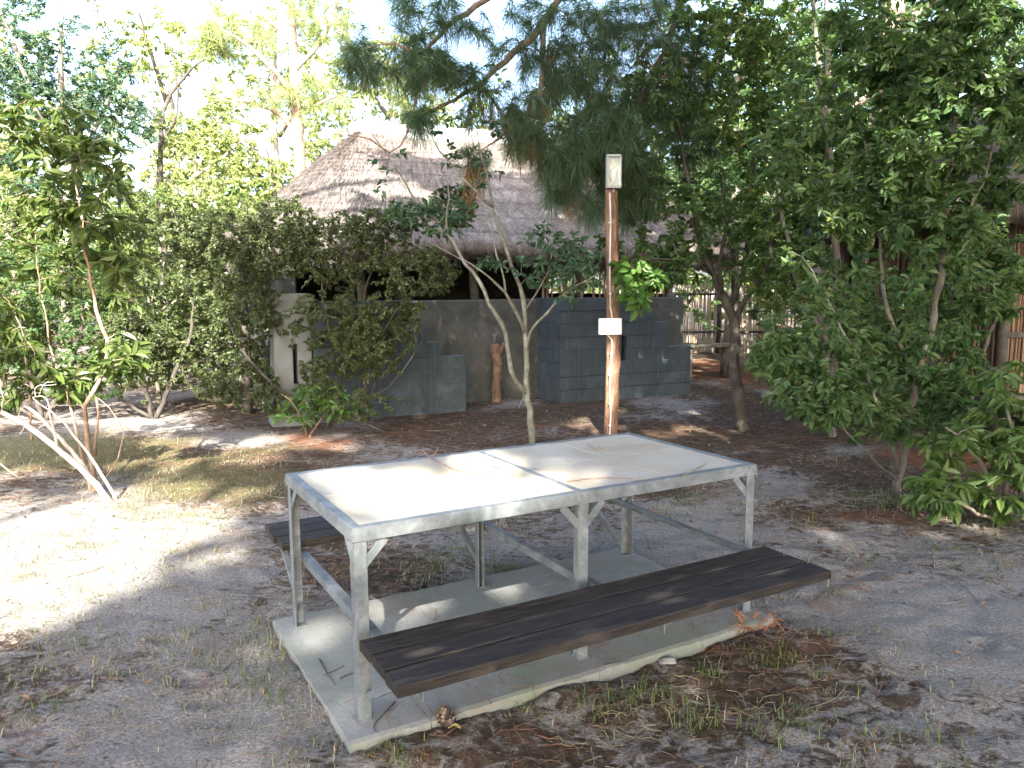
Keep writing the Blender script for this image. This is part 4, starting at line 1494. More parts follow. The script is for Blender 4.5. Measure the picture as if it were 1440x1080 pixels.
plant('understory_shrub', 'dense dark green shrub in front of the reed hut wall', 'shrub', b, [
    (pl(Y, (1335, 642), (1325, 580), (1310, 500), (1315, 420), (1330, 330)), [0.035, 0.03, 0.026, 0.02, 0.008]),
    (pl(Y, (1337, 642), (1365, 560), (1390, 470), (1420, 400), (1450, 330)), [0.03, 0.026, 0.022, 0.016, 0.006]),
    (pl(Y, (1333, 642), (1290, 590), (1250, 550)), [0.025, 0.02, 0.008]),
], [vol(1310, 490, Y, .45, .5, .45, 2), vol(1360, 400, Y, .45, .5, .5, 2), vol(1430, 340, Y, .35, .4, .45, 1.0), vol(1290, 570, Y, .3, .4, .2, .8)],
      400, dict(per=17, L=0.066, W=0.032, mat=M['leaf_tree'], droop=0.35), M['bark_dark'], 26, gap=0.4, rmax=0.01)

# pine whose limbs hang over the clearing
b = at(1166, 560, 11.8)
b[2] = 0
pn = [
    (pl(11.8, (1166, 566), (1170, 520), (1184, 430), (1198, 320), (1222, 220), (1243, 140), (1254, 40), (1262, -80), (1262, -240), (1255, -420)), [0.2, 0.185, 0.175, 0.17, 0.165, 0.16, 0.15, 0.14, 0.12, 0.08]),
    (pl(10, (1262, -100, 11.8), (1150, -130, 10.8), (980, -110, 9.8), (830, -50, 9.2), (765, 30, 9.0), (740, 60, 8.9), (700, 95, 8.8), (672, 120, 8.8), (620, 150, 8.7), (565, 170, 8.6)), [0.09, 0.075, 0.062, 0.05, 0.042, 0.036, 0.03, 0.024, 0.018, 0.008]),
    (pl(9, (765, 30, 9.0), (762, 90, 8.9), (758, 140, 8.8), (735, 170, 8.75), (700, 195, 8.7), (672, 215, 8.7)), [0.034, 0.028, 0.022, 0.017, 0.012, 0.006]),
    (pl(9, (980, -110, 9.8), (960, -10, 9.5), (935, 70, 9.3), (900, 140, 9.1), (850, 200, 9.0), (800, 235, 8.9), (775, 260, 8.85)), [0.05, 0.042, 0.035, 0.028, 0.02, 0.013, 0.006]),
    (pl(9, (830, -50, 9.2), (720, -20, 8.8), (640, 30, 8.6), (590, 75, 8.5), (550, 60, 8.5), (505, 70, 8.4)), [0.045, 0.035, 0.026, 0.018, 0.012, 0.006]),
    (pl(9, (620, 80, 8.6), (590, 130, 8.5), (575, 180, 8.5), (550, 215, 8.5), (520, 195, 8.4), (470, 190, 8.4)), [0.018, 0.014, 0.011, 0.009, 0.007, 0.004]),
    (pl(9, (1150, -130, 10.8), (1080, -40, 10.2), (1020, 60, 9.9), (985, 150, 9.7), (950, 220, 9.6)), [0.055, 0.045, 0.034, 0.022, 0.008]),
    (pl(9, (762, 130, 8.8), (748, 155, 8.7), (725, 200, 8.7), (715, 225, 8.7)), [0.016, 0.012, 0.009, 0.005]),
]
root, tw = plant('pine_tree', 'tall pine with pale leaning trunk at right, long needled limbs over the clearing', 'pine tree', b, pn,
      [vol(900, 90, 9.3, .95, .7, .75, 4.5), vol(880, 190, 9.1, .6, .5, .5, 2.5), vol(730, 120, 8.8, .5, .4, .45, 1.6), vol(790, 210, 8.9, .35, .4, .3, 1.2), vol(600, 90, 8.5, .45, .4, .3, 1.2), vol(780, 60, 9.0, .8, .6, .5, 2.5), vol(840, 200, 9.0, .45, .5, .45, 1.6), vol(640, 60, 8.6, .65, .5, .45, 2.2), vol(690, 150, 8.7, .45, .4, .4, 1.3), vol(510, 80, 8.4, .2, .3, .22, .6), vol(790, 255, 8.85, .2, .25, .25, .6), vol(672, 215, 8.7, .16, .2, .12, .5), vol(600, 20, 8.6, .6, .5, .3, 1.2), vol(970, 170, 9.6, .35, .4, .55, 1.3), vol(590, 165, 8.55, .2, .25, .12, .4), vol(830, 290, 8.9, .14, .2, .12, .35), vol(880, 270, 9.1, .4, .4, .35, 1.4), vol(745, 185, 8.8, .3, .3, .28, .9)],
      1000, dict(needle=True, per=74, L=0.235, W=0.004, mat=M['needle'], s0=0.3, droop=0.55), M['bark_pine'], 31, gap=0.42, gs=2.0, rmax=0.016, sag=0.12, tk=12)
rng = np.random.default_rng(32)
mb = MB()
dt = []
for (px, py, y) in ((770, 100, 8.9), (760, 130, 8.85), (752, 165, 8.8), (690, 140, 8.75), (672, 225, 8.65), (740, 178, 8.7), (806, 262, 8.8), (935, 75, 9.2), (905, 55, 9.2), (775, 60, 8.9), (668, 140, 8.7), (655, 235, 8.6), (960, 95, 9.5)):
    for k in range(2):
        p = at(px + rng.normal(0, 5), py + rng.normal(0, 5), y)
        s = np.linspace(0, 1, 6)[:, None]
        dt.append(p + np.array([rng.normal(0, .03), rng.normal(0, .03), -0.14]) * s)
needles(mb, np.array(dt), 60, 0.21, 0.0042, rng, 0.0, 1.3, 0.9, 0.35)
mb.build('dead_needles', M['needle_dead'], root, False, b)

# sapling and pale fallen stems at the left
b = on(132, 690)
Y = b[1]
plant('red_stemmed_sapling', 'leafy sapling with kinked reddish stem in the sunlit grass at left', 'sapling', b, [
    (pl(Y, (134, 694), (130, 650), (117, 585), (128, 555), (145, 520), (151, 482), (138, 440), (126, 390), (118, 330), (108, 270), (95, 200)), [0.0245, 0.0216, 0.0202, 0.0194, 0.0180, 0.0166, 0.0144, 0.0130, 0.0115, 0.0094, 0.0043]),
    (pl(Y, (128, 694), (115, 640, Y + .1), (95, 560, Y + .2), (75, 500, Y + .3), (60, 420, Y + .3), (50, 330, Y + .3)), [0.0144, 0.0130, 0.0108, 0.0086, 0.0072, 0.0036]),
    (pl(Y, (134, 640), (136, 600, Y - .1), (134, 560, Y - .1)), [0.0130, 0.0115, 0.0086]),
    (pl(Y, (45, 620, Y - .1), (40, 540, Y), (35, 480, Y), (25, 440, Y)), [0.0086, 0.0079, 0.0058, 0.0029]),
    (pl(Y, (138, 694), (175, 620, Y - .1), (150, 570, Y - .2), (140, 560, Y - .2)), [0.0072, 0.0058, 0.0043, 0.0029]),
], [vol(100, 260, Y, .55, .5, .45, 3), vol(40, 330, Y + .2, .5, .5, .5, 2.2), vol(150, 330, Y, .3, .3, .4, 1.3), vol(60, 190, Y, .4, .4, .3, 1.4), vol(175, 500, Y, .2, .25, .18, .6), vol(20, 520, Y, .3, .4, .35, 1.2), vol(-40, 430, Y, .4, .4, .5, 1), vol(110, 540, Y + .3, .2, .2, .2, .4), vol(190, 400, Y, .2, .25, .25, .6)],
      330, dict(per=11, L=0.1, W=0.036, mat=M['leaf_olive'], droop=0.4), M['bark_red'], 41, gap=0.4, rmax=0.006)
b = on(155, 702)
Y = b[1]
mb = MB()
rng = np.random.default_rng(43)
fb = thing('fallen_branch', 'bleached bare branch leaning out of the grass at the far left', 'branch', b)
segs = [(pl(Y, (155, 706), (120, 665), (80, 630), (40, 600), (-20, 570), (-90, 545)), [0.0265, 0.0250, 0.0234, 0.0211, 0.0172, 0.0094]),
        (pl(Y, (150, 700), (105, 640, Y + .1), (60, 590, Y + .15), (10, 555, Y + .2), (-60, 520, Y + .2)), [0.0187, 0.0172, 0.0140, 0.0117, 0.0055]),
        (pl(Y, (165, 704), (125, 640, Y - .1), (85, 590, Y - .1), (45, 560, Y - .1)), [0.0125, 0.0109, 0.0078, 0.0031]),
        (pl(Y, (80, 630), (72, 590), (66, 560)), [0.0109, 0.0094, 0.0047]),
        (pl(Y, (28, 672), (10, 660), (-8, 648)), [0.0062, 0.0062, 0.0039])]
pp = []
for pts, rad in segs:
    P, R = smooth_path(pts, rad, 0.06, rng, 0.004)
    pp.append((P, R))
    mb.tube(P, R, 8)
tw, tr = grow(pp, cloud([vol(40, 575, Y, .5, .25, .3, 1)], 26, rng, 0.2, 0.2), rng, rmax=0.006)
mb.tubes(tw, tr, 4)
mb.build('branch_wood', M['bark_bleached'], fb, True, b)

# bush before the hut and the thicket to its left
b = on(455, 603)
Y = b[1]
plant('fine_leaved_bush', 'wide fine leaved bush arching over the grey wall before the hut', 'bush', b, [
    (pl(Y, (455, 606), (425, 570), (385, 540), (350, 505), (320, 450), (310, 390)), [0.030, 0.024, 0.020, 0.017, 0.012, 0.005]),
    (pl(Y, (520, 592, Y + .1), (512, 520, Y + .2), (508, 450, Y + .2), (520, 390, Y + .2), (545, 340, Y + .2)), [0.021, 0.018, 0.016, 0.012, 0.004]),
    (pl(Y, (515, 596), (525, 545), (535, 490), (555, 440), (600, 400), (645, 400)), [0.018, 0.016, 0.013, 0.010, 0.007, 0.003]),
    (pl(Y, (462, 604), (480, 560), (470, 500), (455, 430), (450, 360), (430, 310)), [0.024, 0.020, 0.017, 0.013, 0.009, 0.004]),
    (pl(Y, (455, 604), (470, 580, Y - .3), (500, 590, Y - .5), (540, 605, Y - .6)), [0.013, 0.012, 0.010, 0.005]),
    (pl(Y, (515, 560), (550, 540, Y - .2), (580, 500, Y - .3), (600, 470, Y - .3)), [0.010, 0.008, 0.006, 0.002]),
], [vol(480, 350, Y, .8, .55, .42, 4.5), vol(590, 385, Y, .45, .5, .3, 2.2), vol(385, 350, Y, .5, .5, .38, 2.2), vol(345, 440, Y + .2, .42, .4, .55, 3), vol(320, 330, Y + .3, .5, .5, .32, 2.2), vol(390, 310, Y + .4, .45, .4, .3, 1.6), vol(345, 540, Y, .4, .4, .3, 1.3), vol(520, 480, Y - .1, .42, .4, .45, 3.4), vol(555, 430, Y, .35, .35, .3, 1.6), vol(455, 530, Y - .2, .3, .3, .3, 1.0), vol(395, 570, Y - .3, .3, .3, .14, .7), vol(540, 320, Y + .2, .5, .4, .25, 1.6), vol(470, 450, Y, .55, .5, .4, 1.9), vol(350, 540, Y, .35, .4, .22, 1), vol(640, 290, Y + .2, .32, .3, .28, 1.1), vol(550, 470, Y + .1, .4, .3, .3, .7), vol(500, 570, Y - .3, .5, .35, .2, 1)],
      3900, dict(per=26, L=0.034, W=0.0165, mat=M['leaf_bush'], s0=0.2), M['bark_dark'], 51, gap=0.42, gs=1.7, rmax=0.009)
b = on(430, 612)
Y = b[1]
plant('bright_seedling', 'small bright green seedling bush at the foot of the arching bush', 'bush', b, [
    (pl(Y, (432, 614), (425, 590), (410, 565), (395, 555)), [0.014, 0.012, 0.009, 0.004]),
    (pl(Y, (434, 614), (450, 590), (470, 570)), [0.012, 0.01, 0.004]),
], [vol(415, 575, Y, .3, .25, .16, 2), vol(470, 570, Y, .3, .25, .15, 2), vol(440, 545, Y, .25, .2, .12, 1)],
      60, dict(per=10, L=0.075, W=0.03, mat=M['leaf_light'], s0=0.2), M['bark_red'], 52, gap=0.3, rmax=0.005)
for (px, py, sd, lab, vv, nt_, mt) in (
        (215, 588, 53, 'tangled shrub with lit leaf tips left of the arching bush', [(250, 430, 0, .8, .7, .75, 3), (180, 500, 0, .6, .6, .5, 2), (300, 520, .2, .5, .5, .4, 1.5), (240, 340, .2, .6, .5, .4, 1.5)], 420, 'leaf_bush'),
        (60, 592, 54, 'dark green shrub behind the red stemmed sapling at left', [(60, 460, 0, .8, .7, .7, 3), (-20, 400, 0, .6, .6, .7, 2), (120, 530, 0, .5, .5, .35, 1.5), (110, 390, .3, .6, .6, .5, 1.5)], 420, 'leaf_tree')):
    b = on(px, py)
    Y = b[1]
    plant('thicket_shrub', lab, 'shrub', b, [
        (pl(Y, (px, py + 2), (px - 15, py - 60), (px - 30, py - 140), (px - 20, py - 220)), [0.035, 0.03, 0.022, 0.008]),
        (pl(Y, (px + 4, py + 2), (px + 30, py - 60), (px + 55, py - 130), (px + 50, py - 210)), [0.035, 0.03, 0.022, 0.008]),
        (pl(Y, (px + 2, py + 2), (px - 50, py - 30), (px - 95, py - 70)), [0.026, 0.02, 0.008])],
        [vol(v_[0], v_[1], Y + v_[2], *v_[3:6], v_[6]) for v_ in vv], nt_ * 2, dict(per=24, L=0.043, W=0.02, mat=M[mt], s0=0.2), M['bark_dark'], sd, gap=0.42, gs=1.5, rmax=0.01)

# trees behind, left half: sunlit, loose, sky showing through
b = np.array([-7.6, 13.2, 0])
Y = 13.2
plant('feathery_tree', 'blue green feathery tree rising above the sapling at far left', 'tree', b, [
    ([b, b + [0.1, 0, 1.2], at(92, 300, Y), at(95, 200, Y), at(85, 100, Y), at(90, -20, Y)], [0.12, 0.11, 0.09, 0.07, 0.045, 0.015]),
    (pl(Y, (94, 260), (130, 190, Y + .4), (160, 120, Y + .6), (180, 60, Y + .6)), [0.05, 0.04, 0.025, 0.01]),
    (pl(Y, (93, 230), (50, 150, Y - .4), (20, 60, Y - .6), (-10, -10, Y - .6)), [0.05, 0.04, 0.025, 0.01]),
], [vol(80, 110, Y, 1.3, 1.0, 1.0, 3), vol(150, 170, Y + .4, .8, .8, .6, 1.5), vol(0, 60, Y - .4, 1.0, .9, 1.0, 2), vol(60, 240, Y, 1.0, .9, .5, 1.3), vol(10, 160, Y, .9, .9, .8, 1.5)],
      1100, dict(per=28, L=0.054, W=0.02, mat=M['leaf_blue']), M['bark_grey'], 61, gap=0.44, gs=1.0, rmax=0.016)
Y = 15.0
b = at(232, 300, Y)
b[2] = 0
plant('thin_tree', 'thin dark stemmed tree, mostly bare, against the white sky', 'tree', b, [
    ([b, at(226, 300, Y), at(226, 215, Y), at(232, 150, Y), at(262, 105, Y), at(292, 80, Y)], [0.08, 0.06, 0.05, 0.04, 0.028, 0.012]),
    (pl(Y, (228, 200), (245, 170, Y), (250, 130, Y), (240, 60, Y)), [0.03, 0.025, 0.018, 0.008]),
    (pl(Y, (230, 180), (205, 150, Y), (180, 130, Y)), [0.025, 0.018, 0.006])],
    [vol(240, 190, Y, .5, .5, .5, 2), vol(200, 130, Y, .5, .5, .5, 1.2), vol(290, 70, Y, .4, .4, .4, .6), vol(250, 270, Y, .7, .6, .4, 1.5)],
    130, dict(per=12, L=0.08, W=0.032, mat=M['leaf_sunlit']), M['bark_dark'], 62, gap=0.4, rmax=0.012)
Y = 19.5
b = at(418, 300, Y)
b[2] = 0
plant('sunny_pine', 'yellow green sunlit pine behind the left end of the thatched roof', 'pine tree', b, [
    ([b, at(424, 300, Y), at(421, 215, Y), at(416, 150, Y), at(412, 60, Y), at(408, -60, Y)], [0.2, 0.17, 0.15, 0.13, 0.1, 0.05]),
    (pl(Y, (416, 140), (385, 100, Y - .5), (350, 65, Y - .8), (310, 40, Y - 1)), [0.08, 0.06, 0.045, 0.015]),
    (pl(Y, (420, 190), (390, 160, Y), (355, 145, Y), (300, 140, Y)), [0.07, 0.05, 0.03, 0.01]),
    (pl(Y, (414, 100), (450, 60, Y), (470, 20, Y), (480, -30, Y)), [0.06, 0.05, 0.03, 0.01]),
    (pl(Y, (418, 165), (460, 140, Y), (500, 130, Y)), [0.05, 0.035, 0.012]),
    (pl(Y, (412, 60), (370, 20, Y), (330, -20, Y)), [0.06, 0.04, 0.012])],
    [vol(440, 130, Y, .9, .8, .45, 1.6), vol(350, 50, Y, 1.2, .9, .6, 2), vol(460, 20, Y, .9, .8, .7, 1.6), vol(350, 145, Y, .8, .7, .3, 1), vol(410, -20, Y, 1.3, 1.0, .6, 1.2), vol(560, 100, Y, .8, .8, .8, 1.2), vol(300, 60, Y, .5, .5, .4, .7)],
    230, dict(needle=True, per=60, L=0.34, W=0.009, mat=M['needle_far'], s0=0.4, droop=0.25), M['bark_pine'], 63, gap=0.38, gs=0.8, rmax=0.03)

# background trees: three of a kind grown once, then copied with their own turn and size
def bg_proto(name, label, seed, h, mat, L, Wd, ntw, gap, loc):
    rng = np.random.default_rng(seed)
    b = np.array([loc[0], loc[1], 0.0])
    limbs = [([b, b + [0.1, 0, h * .3], b + [0.0, 0.1, h * .6], b + [0.15, 0, h * .95]], [h * .022, h * .018, h * .012, h * .003])]
    for k in range(6):
        a = k * 2.4 + rng.uniform(0, 1)
        z = h * (0.22 + 0.1 * k)
        r = h * rng.uniform(.2, .32)
        limbs.append(([b + [0.05, 0, z], b + [math.cos(a) * r * .5, math.sin(a) * r * .5, z + r * .35], b + [math.cos(a) * r, math.sin(a) * r, z + r * .8]], [h * .009, h * .006, h * .002]))
    vols = [(b + [0, 0, h * .68], (h * .28, h * .28, h * .32), 3), (b + [h * .1, h * .05, h * .42], (h * .3, h * .28, h * .2), 2), (b + [-h * .12, 0, h * .5], (h * .24, h * .25, h * .2), 1.5), (b + [0, 0, h * .22], (h * .2, h * .2, h * .14), .6)]
    return plant(name, label, 'tree', b, limbs, vols, ntw, dict(per=22, L=L, W=Wd, mat=mat), M['bark_grey'], seed, gap=gap, gs=0.7, rmax=0.02, group='trees beyond the hut and fence')[0]


pa = bg_proto('background_tree', 'pale sunlit tree in the gap left of the thatched roof', 71, 7.0, M['leaf_sunlit'], 0.10, 0.048, 480, 0.46, (-9.5, 24.0))
for i, (x, y, rz, s, lab) in enumerate((
        (-14.5, 21.0, 1.1, 0.9, 'sunlit yellow green tree at the far left beyond the feathery tree'),
        (-5.6, 27.0, 2.2, 0.72, 'small pale tree peeping over the left slope of the thatch'),
        (-2.0, 20.5, 0.7, 1.0, 'sunlit tree rising over the roof ridge between slender tree and pine tufts'),
        (-3.6, 24.5, 3.9, 1.35, 'taller sunlit tree over the left half of the roof ridge'),
        (-8.6, 30.0, 1.7, 1.7, 'tall pale tree high in the white sky left of the sunny pine'),
        (-13.5, 32.0, 4.6, 1.8, 'tall pale tree behind the feathery tree'),
        (-17.5, 28.0, 2.9, 1.6, 'tall pale tree at the far left edge of the sky'),
        (-0.5, 30.0, 3.0, 1.0, 'pale tree above the middle of the roof ridge behind pine tufts'),
        (9.4, 29.0, 4.1, 1.1, 'sunlit tree beyond the reed fence, right of the hut'),
        (14.0, 26.0, 5.2, 1.0, 'sunlit tree far behind the tall leafy sapling'))):
    copy_tree(pa, (x, y, 0), rz, (s, s, s), lab)
pd = bg_proto('background_tree', 'dense green tree directly behind the right end of the hut', 72, 8.5, M['leaf_tree'], 0.105, 0.052, 700, 0.44, (4.9, 17.5))
for i, (x, y, rz, s, lab) in enumerate((
        (8.6, 17.0, 1.3, 0.9, 'dense green tree beyond the young tree, past the log seat'),
        (7.3, 22.5, 2.0, 1.05, 'dense green tree behind the middle of the reed fence'),
        (11.8, 19.0, 3.1, 1.0, 'dense green tree behind the reed hut roof'),
        (14.6, 15.0, 4.4, 1.0, 'dense green tree at the far right beyond the reed hut'),
        (5.6, 14.2, 2.7, 0.85, 'dense green tree just behind the forked tree, left of the young tree'),
        (9.2, 13.2, 0.6, 0.95, 'dense green tree behind the tall leafy sapling'),
        (7.2, 15.2, 5.6, 1.05, 'dense green tree high above the log seat'),
        (2.6, 21.5, 5.0, 0.95, 'dense green tree between the roof ridge and the light pole'))):
    copy_tree(pd, (x, y, 0), rz, (s, s, s), lab)
pc = bg_proto('background_shrub', 'bushy olive shrub behind the thicket at far left', 73, 3.4, M['leaf_olive'], 0.06, 0.026, 620, 0.42, (-5.9, 13.2))
pc['category'] = 'shrub'
for (x, y, rz, s, lab) in (
        (-8.3, 12.6, 1.0, 0.95, 'olive shrub at the left edge below the feathery tree'),
        (-4.9, 15.6, 2.1, 0.85, 'olive shrub beside the hut wall behind the arching bush'),
        (-8.6, 17.0, 3.3, 1.25, 'tall olive shrub in the gap below the thin bare tree'),
        (-6.6, 19.5, 0.4, 1.2, 'olive shrub in front of the sunny pine trunk'),
        (-12.5, 16.5, 5.0, 1.3, 'olive shrub at far left behind all others'),
        (-5.2, 11.4, 2.6, 0.62, 'low olive shrub filling the gap between the two thicket shrubs'),
        (-7.0, 10.6, 5.4, 0.7, 'olive shrub just behind the dark green shrub at left'),
        (-4.1, 11.6, 0.2, 0.66, 'olive shrub hiding the left corner of the thatched hut'),
        (-6.2, 15.0, 3.8, 1.0, 'olive shrub beyond the tangled shrub, under the thin bare tree'),
        (6.3, 16.3, 4.2, 0.6, 'low olive shrub in front of the reed fence'),
        (8.6, 15.2, 0.9, 0.8, 'olive shrub between the log seat and the reed hut')):
    copy_tree(pc, (x, y, 0), rz, (s, s, s), lab)
# far woodland as one mass
rng = np.random.default_rng(90)
mb = MB()
T = []
for k in range(150):
    a = rng.uniform(-0.75, 0.75)
    r = rng.uniform(34, 60)
    x, y = math.sin(a) * r, math.cos(a) * r
    hh = rng.uniform(4, 7) if x < -2 else rng.uniform(8, 13)
    for q in range(26):
        p = np.array([x, y, hh * 0.55]) + rng.normal(0, 1, 3) * [1.6, 1.6, hh * .24]
        p[2] = abs(p[2])
        d = unit(rng.normal(0, 1, 3)) * 0.9
        T.append(p + d * np.linspace(0, 1, 4)[:, None])
leaves(mb, np.array(T), 11, 0.42, 0.24, rng, 0.0, 0.2)
o = mb.build('woodland', M['leaf_olive'])
tag(o, kind='stuff')

# ------------------------------------------------------------------ unseen shade trees around the viewer, crowns cut for sun patches
def shade_xy(p):
    p = np.asarray(p, float)
    return p[..., :2] - SUN[:2] / SUN[2] * p[..., 2:3]


def poly_px(pts, z=None, y=None):
    return np.array([shade_xy(on(u, v, z) if z is not None else at(u, v, y)) for u, v in pts])


SUNLIT = [
    poly_px([(-260, 725), (0, 695), (105, 693), (200, 668), (285, 690), (315, 740), (260, 795), (120, 858), (0, 890), (-260, 970)], 0.0),
    poly_px([(225, 655), (270, 648), (285, 690), (235, 700)], 0.0),
    poly_px([(305, 685), (380, 680), (395, 712), (320, 720)], 0.0),
    poly_px([(-50, 668), (70, 655), (90, 668), (-50, 692)], 0.0),
    poly_px([(402, 662), (560, 640), (690, 640), (740, 662), (800, 688), (720, 702), (610, 716), (540, 690), (470, 700)], 0.80),
    poly_px([(735, 640), (788, 630), (806, 664), (775, 674)], 0.80),
    poly_px([(420, 940), (490, 915), (560, 990), (530, 1030), (495, 1070), (460, 1040)], 0.05),
    poly_px([(520, 895), (540, 842), (605, 826), (640, 860), (570, 900)], 0.05),
    poly_px([(1030, 890), (1080, 852), (1096, 868), (1060, 892)], 0.05),
    poly_px([(795, 588), (848, 588), (852, 606), (800, 606)], 0.0),
    poly_px([(905, 598), (940, 598), (942, 608), (905, 608)], 0.0),
    poly_px([(1120, 745), (1190, 748), (1200, 790), (1140, 790)], 0.0),
    poly_px([(1290, 712), (1350, 715), (1440, 745), (1440, 760), (1330, 738)], 0.0),
    poly_px([(1365, 640), (1450, 635), (1450, 668), (1380, 668)], 0.0),
    poly_px([(400, 608), (465, 608), (470, 630), (405, 635)], 0.0),
    poly_px([(220, 632), (320, 632), (330, 648), (230, 652)], 0.0),
    poly_px([(868, 360), (945, 360), (925, 425), (885, 432)], None, 8.3),
    poly_px([(420, 228), (470, 215), (540, 235), (600, 290), (590, 335), (520, 350), (430, 345), (390, 300)], None, 12.8),
    poly_px([(735, 272), (800, 262), (812, 296), (760, 312)], None, 12.6),
    poly_px([(960, 400), (1010, 400), (1010, 450), (960, 450)], None, 20),
]


def inside(pts, poly):
    x, y = pts[:, 0], pts[:, 1]
    r = np.zeros(len(pts), bool)
    q = len(poly)
    for i in range(q):
        x0_, y0_ = poly[i]
        x1_, y1_ = poly[(i + 1) % q]
        c = ((y0_ > y) != (y1_ > y)) & (x < (x1_ - x0_) * (y - y0_) / (y1_ - y0_ + 1e-12) + x0_)
        r ^= c
    return r


for k_, p in enumerate(SUNLIT):
    c = p.mean(0)
    d = p - c
    SUNLIT[k_] = c + d * (1 + (0.24 if k_ == 4 else 0.06 if k_ == 5 else 0.16 if k_ == 7 else 0.26) / np.maximum(np.linalg.norm(d, axis=1), 0.1))[:, None]
rng = np.random.default_rng(101)
nS = 58000
C = np.stack([rng.uniform(-6.5, 10, nS), rng.uniform(-6.0, 18.5, nS)], 1)
Cj = C
keep = np.ones(nS, bool)
for p in SUNLIT:
    keep &= ~inside(Cj, p)  # crowns left open where the sun patches should fall
gapn = fbm(C[:, 0] * 1.7, C[:, 1] * 1.1, 103, 3)
keep &= ~((gapn > 0.67) & (C[:, 1] > 7.5))
keep &= ~((gapn > 0.55) & (C[:, 0] < 4.9) & (C[:, 0] > 1.8) & (C[:, 1] > 9.0))
keep &= ~((rng.uniform(0, 1, nS) < 0.6) & (C[:, 0] < 4.9) & (C[:, 0] > 2.2) & (C[:, 1] > 9.0))
keep &= ~((C[:, 0] < -3.4) & (C[:, 1] > 11.0))
keep &= ~((C[:, 0] < -2.2) & (C[:, 1] > 7.2) & (fbm(C[:, 0] * 1.6 + 3, C[:, 1] * 1.2, 109, 3) > 0.47))
keep &= ~((C[:, 0] < -2.3) & (C[:, 1] > 9.8) & (fbm(C[:, 0] * .8, C[:, 1] * .8, 105, 2) > 0.42))
keep |= (np.abs(C[:, 0] + 2.8) < 0.45) & (C[:, 1] > 9.2) & (C[:, 1] < 12.4)
C = C[keep]
z = 7.2 + 2.6 * rng.uniform(0, 1, len(C)) + 1.0 * (fbm(C[:, 0] * .4, C[:, 1] * .4, 107, 2) - 0.5)
PC = np.c_[C + SUN[:2] / SUN[2] * z[:, None], z]
SH = [('tall unseen shade tree behind the viewer to the left', (-6.5, -6.0)), ('tall unseen shade tree behind the viewer to the right', (5.5, -5.0)),
      ('tall shade tree growing out of view beyond the left side', (-8.5, 3.0)), ('tall shade tree growing out of view beyond the right side', (9.5, 4.5))]
own = np.argmin([np.hypot(PC[:, 0] - x, PC[:, 1] - y) for _, (x, y) in SH], axis=0)
for k, (lab, (x, y)) in enumerate(SH):
    q = PC[own == k]
    if len(q) == 0:
        continue
    b = np.array([x, y, 0.0])
    t = thing('shade_tree', lab, 'tree', b)
    wd = MB()
    cen = q.mean(0)
    paths = [smooth_path([b, b + [0.1, 0.1, 2.5], b + (cen - b) * 0.25 + [0, 0, 3.2], b + (cen - b) * 0.5 + [0, 0, 3.0]], [0.26, 0.22, 0.16, 0.1], 0.3, rng, 0.01)]
    for _ in range(6):
        e = q[rng.integers(len(q))]
        s = paths[0][0][-1 - rng.integers(0, 5)]
        paths.append(smooth_path([s, (s + e) / 2 + [0, 0, 0.3], e], [0.09, 0.05, 0.02], 0.3, rng, 0.01))
    for P, R in paths:
        wd.tube(P, R, 8)
    sub = q[rng.permutation(len(q))[:160]]
    tw, tr = grow(paths, sub, rng, rmax=0.012)
    wd.tubes(tw, tr, 4)
    wd.build('trunk', M['bark_dark'], t, True, b)
    mb = MB()
    d = unit(rng.normal(0, 1, (len(q), 3)) * [1, 1, .5])
    leaves(mb, q[:, None] + d[:, None] * np.linspace(-0.1, 0.1, 3)[None, :, None], 1, 0.38, 0.21, rng, 0.0, 0.2, flat=0.5)
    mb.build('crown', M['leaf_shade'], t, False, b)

# ------------------------------------------------------------------ grass, needles, fallen leaves
rng = np.random.default_rng(201)


def off_slab(x, y, m_=0.0):
    u, v = tuv(x, y)
    return ~((u > -0.08 - m_) & (u < 2.08 + m_) & (v > -0.13 - m_) & (v < 1.13 + m_))


def blades(mb, x, y, L, wd, rng, lean=0.5, k0=None):
    m_ = len(x)
    z = gh(x, y)
    a = rng.uniform(0, 2 * PI, m_)
    ln = lean * rng.uniform(0.3, 1.6, m_)
    l_ = L * rng.uniform(0.5, 1.3, m_)
    dx, dy = np.cos(a), np.sin(a)
    px, py = -dy, dx
    w_ = wd * rng.uniform(0.7, 1.3, m_) / 2
    rows = []
    for s, ws in ((0, 1.0), (0.5, 0.8), (1.0, 0.12)):
        h = l_ * s * np.cos(np.clip(ln * s, 0, 1.5))
        r = l_ * s * np.sin(np.clip(ln * s * 1.1, 0, 1.5))
        for sg in (-1, 1):
            rows.append(np.stack([x + dx * r + sg * px * w_ * ws, y + dy * r + sg * py * w_ * ws, z - 0.004 + h], 1))
    v = np.stack(rows, 1)
    b = np.arange(m_)[:, None] * 6
    mb.add(v.reshape(-1, 3), np.concatenate([b + np.array([[0, 1, 3, 2]]), b + np.array([[2, 3, 5, 4]])]))


def scatter(n_, lo_, hi, dens):
    x = rng.uniform(lo_[0], hi[0], n_)
    y = rng.uniform(lo_[1], hi[1], n_)
    k = (rng.uniform(0, 1, n_) < dens(x, y)) & off_slab(x, y)
    return x[k], y[k]


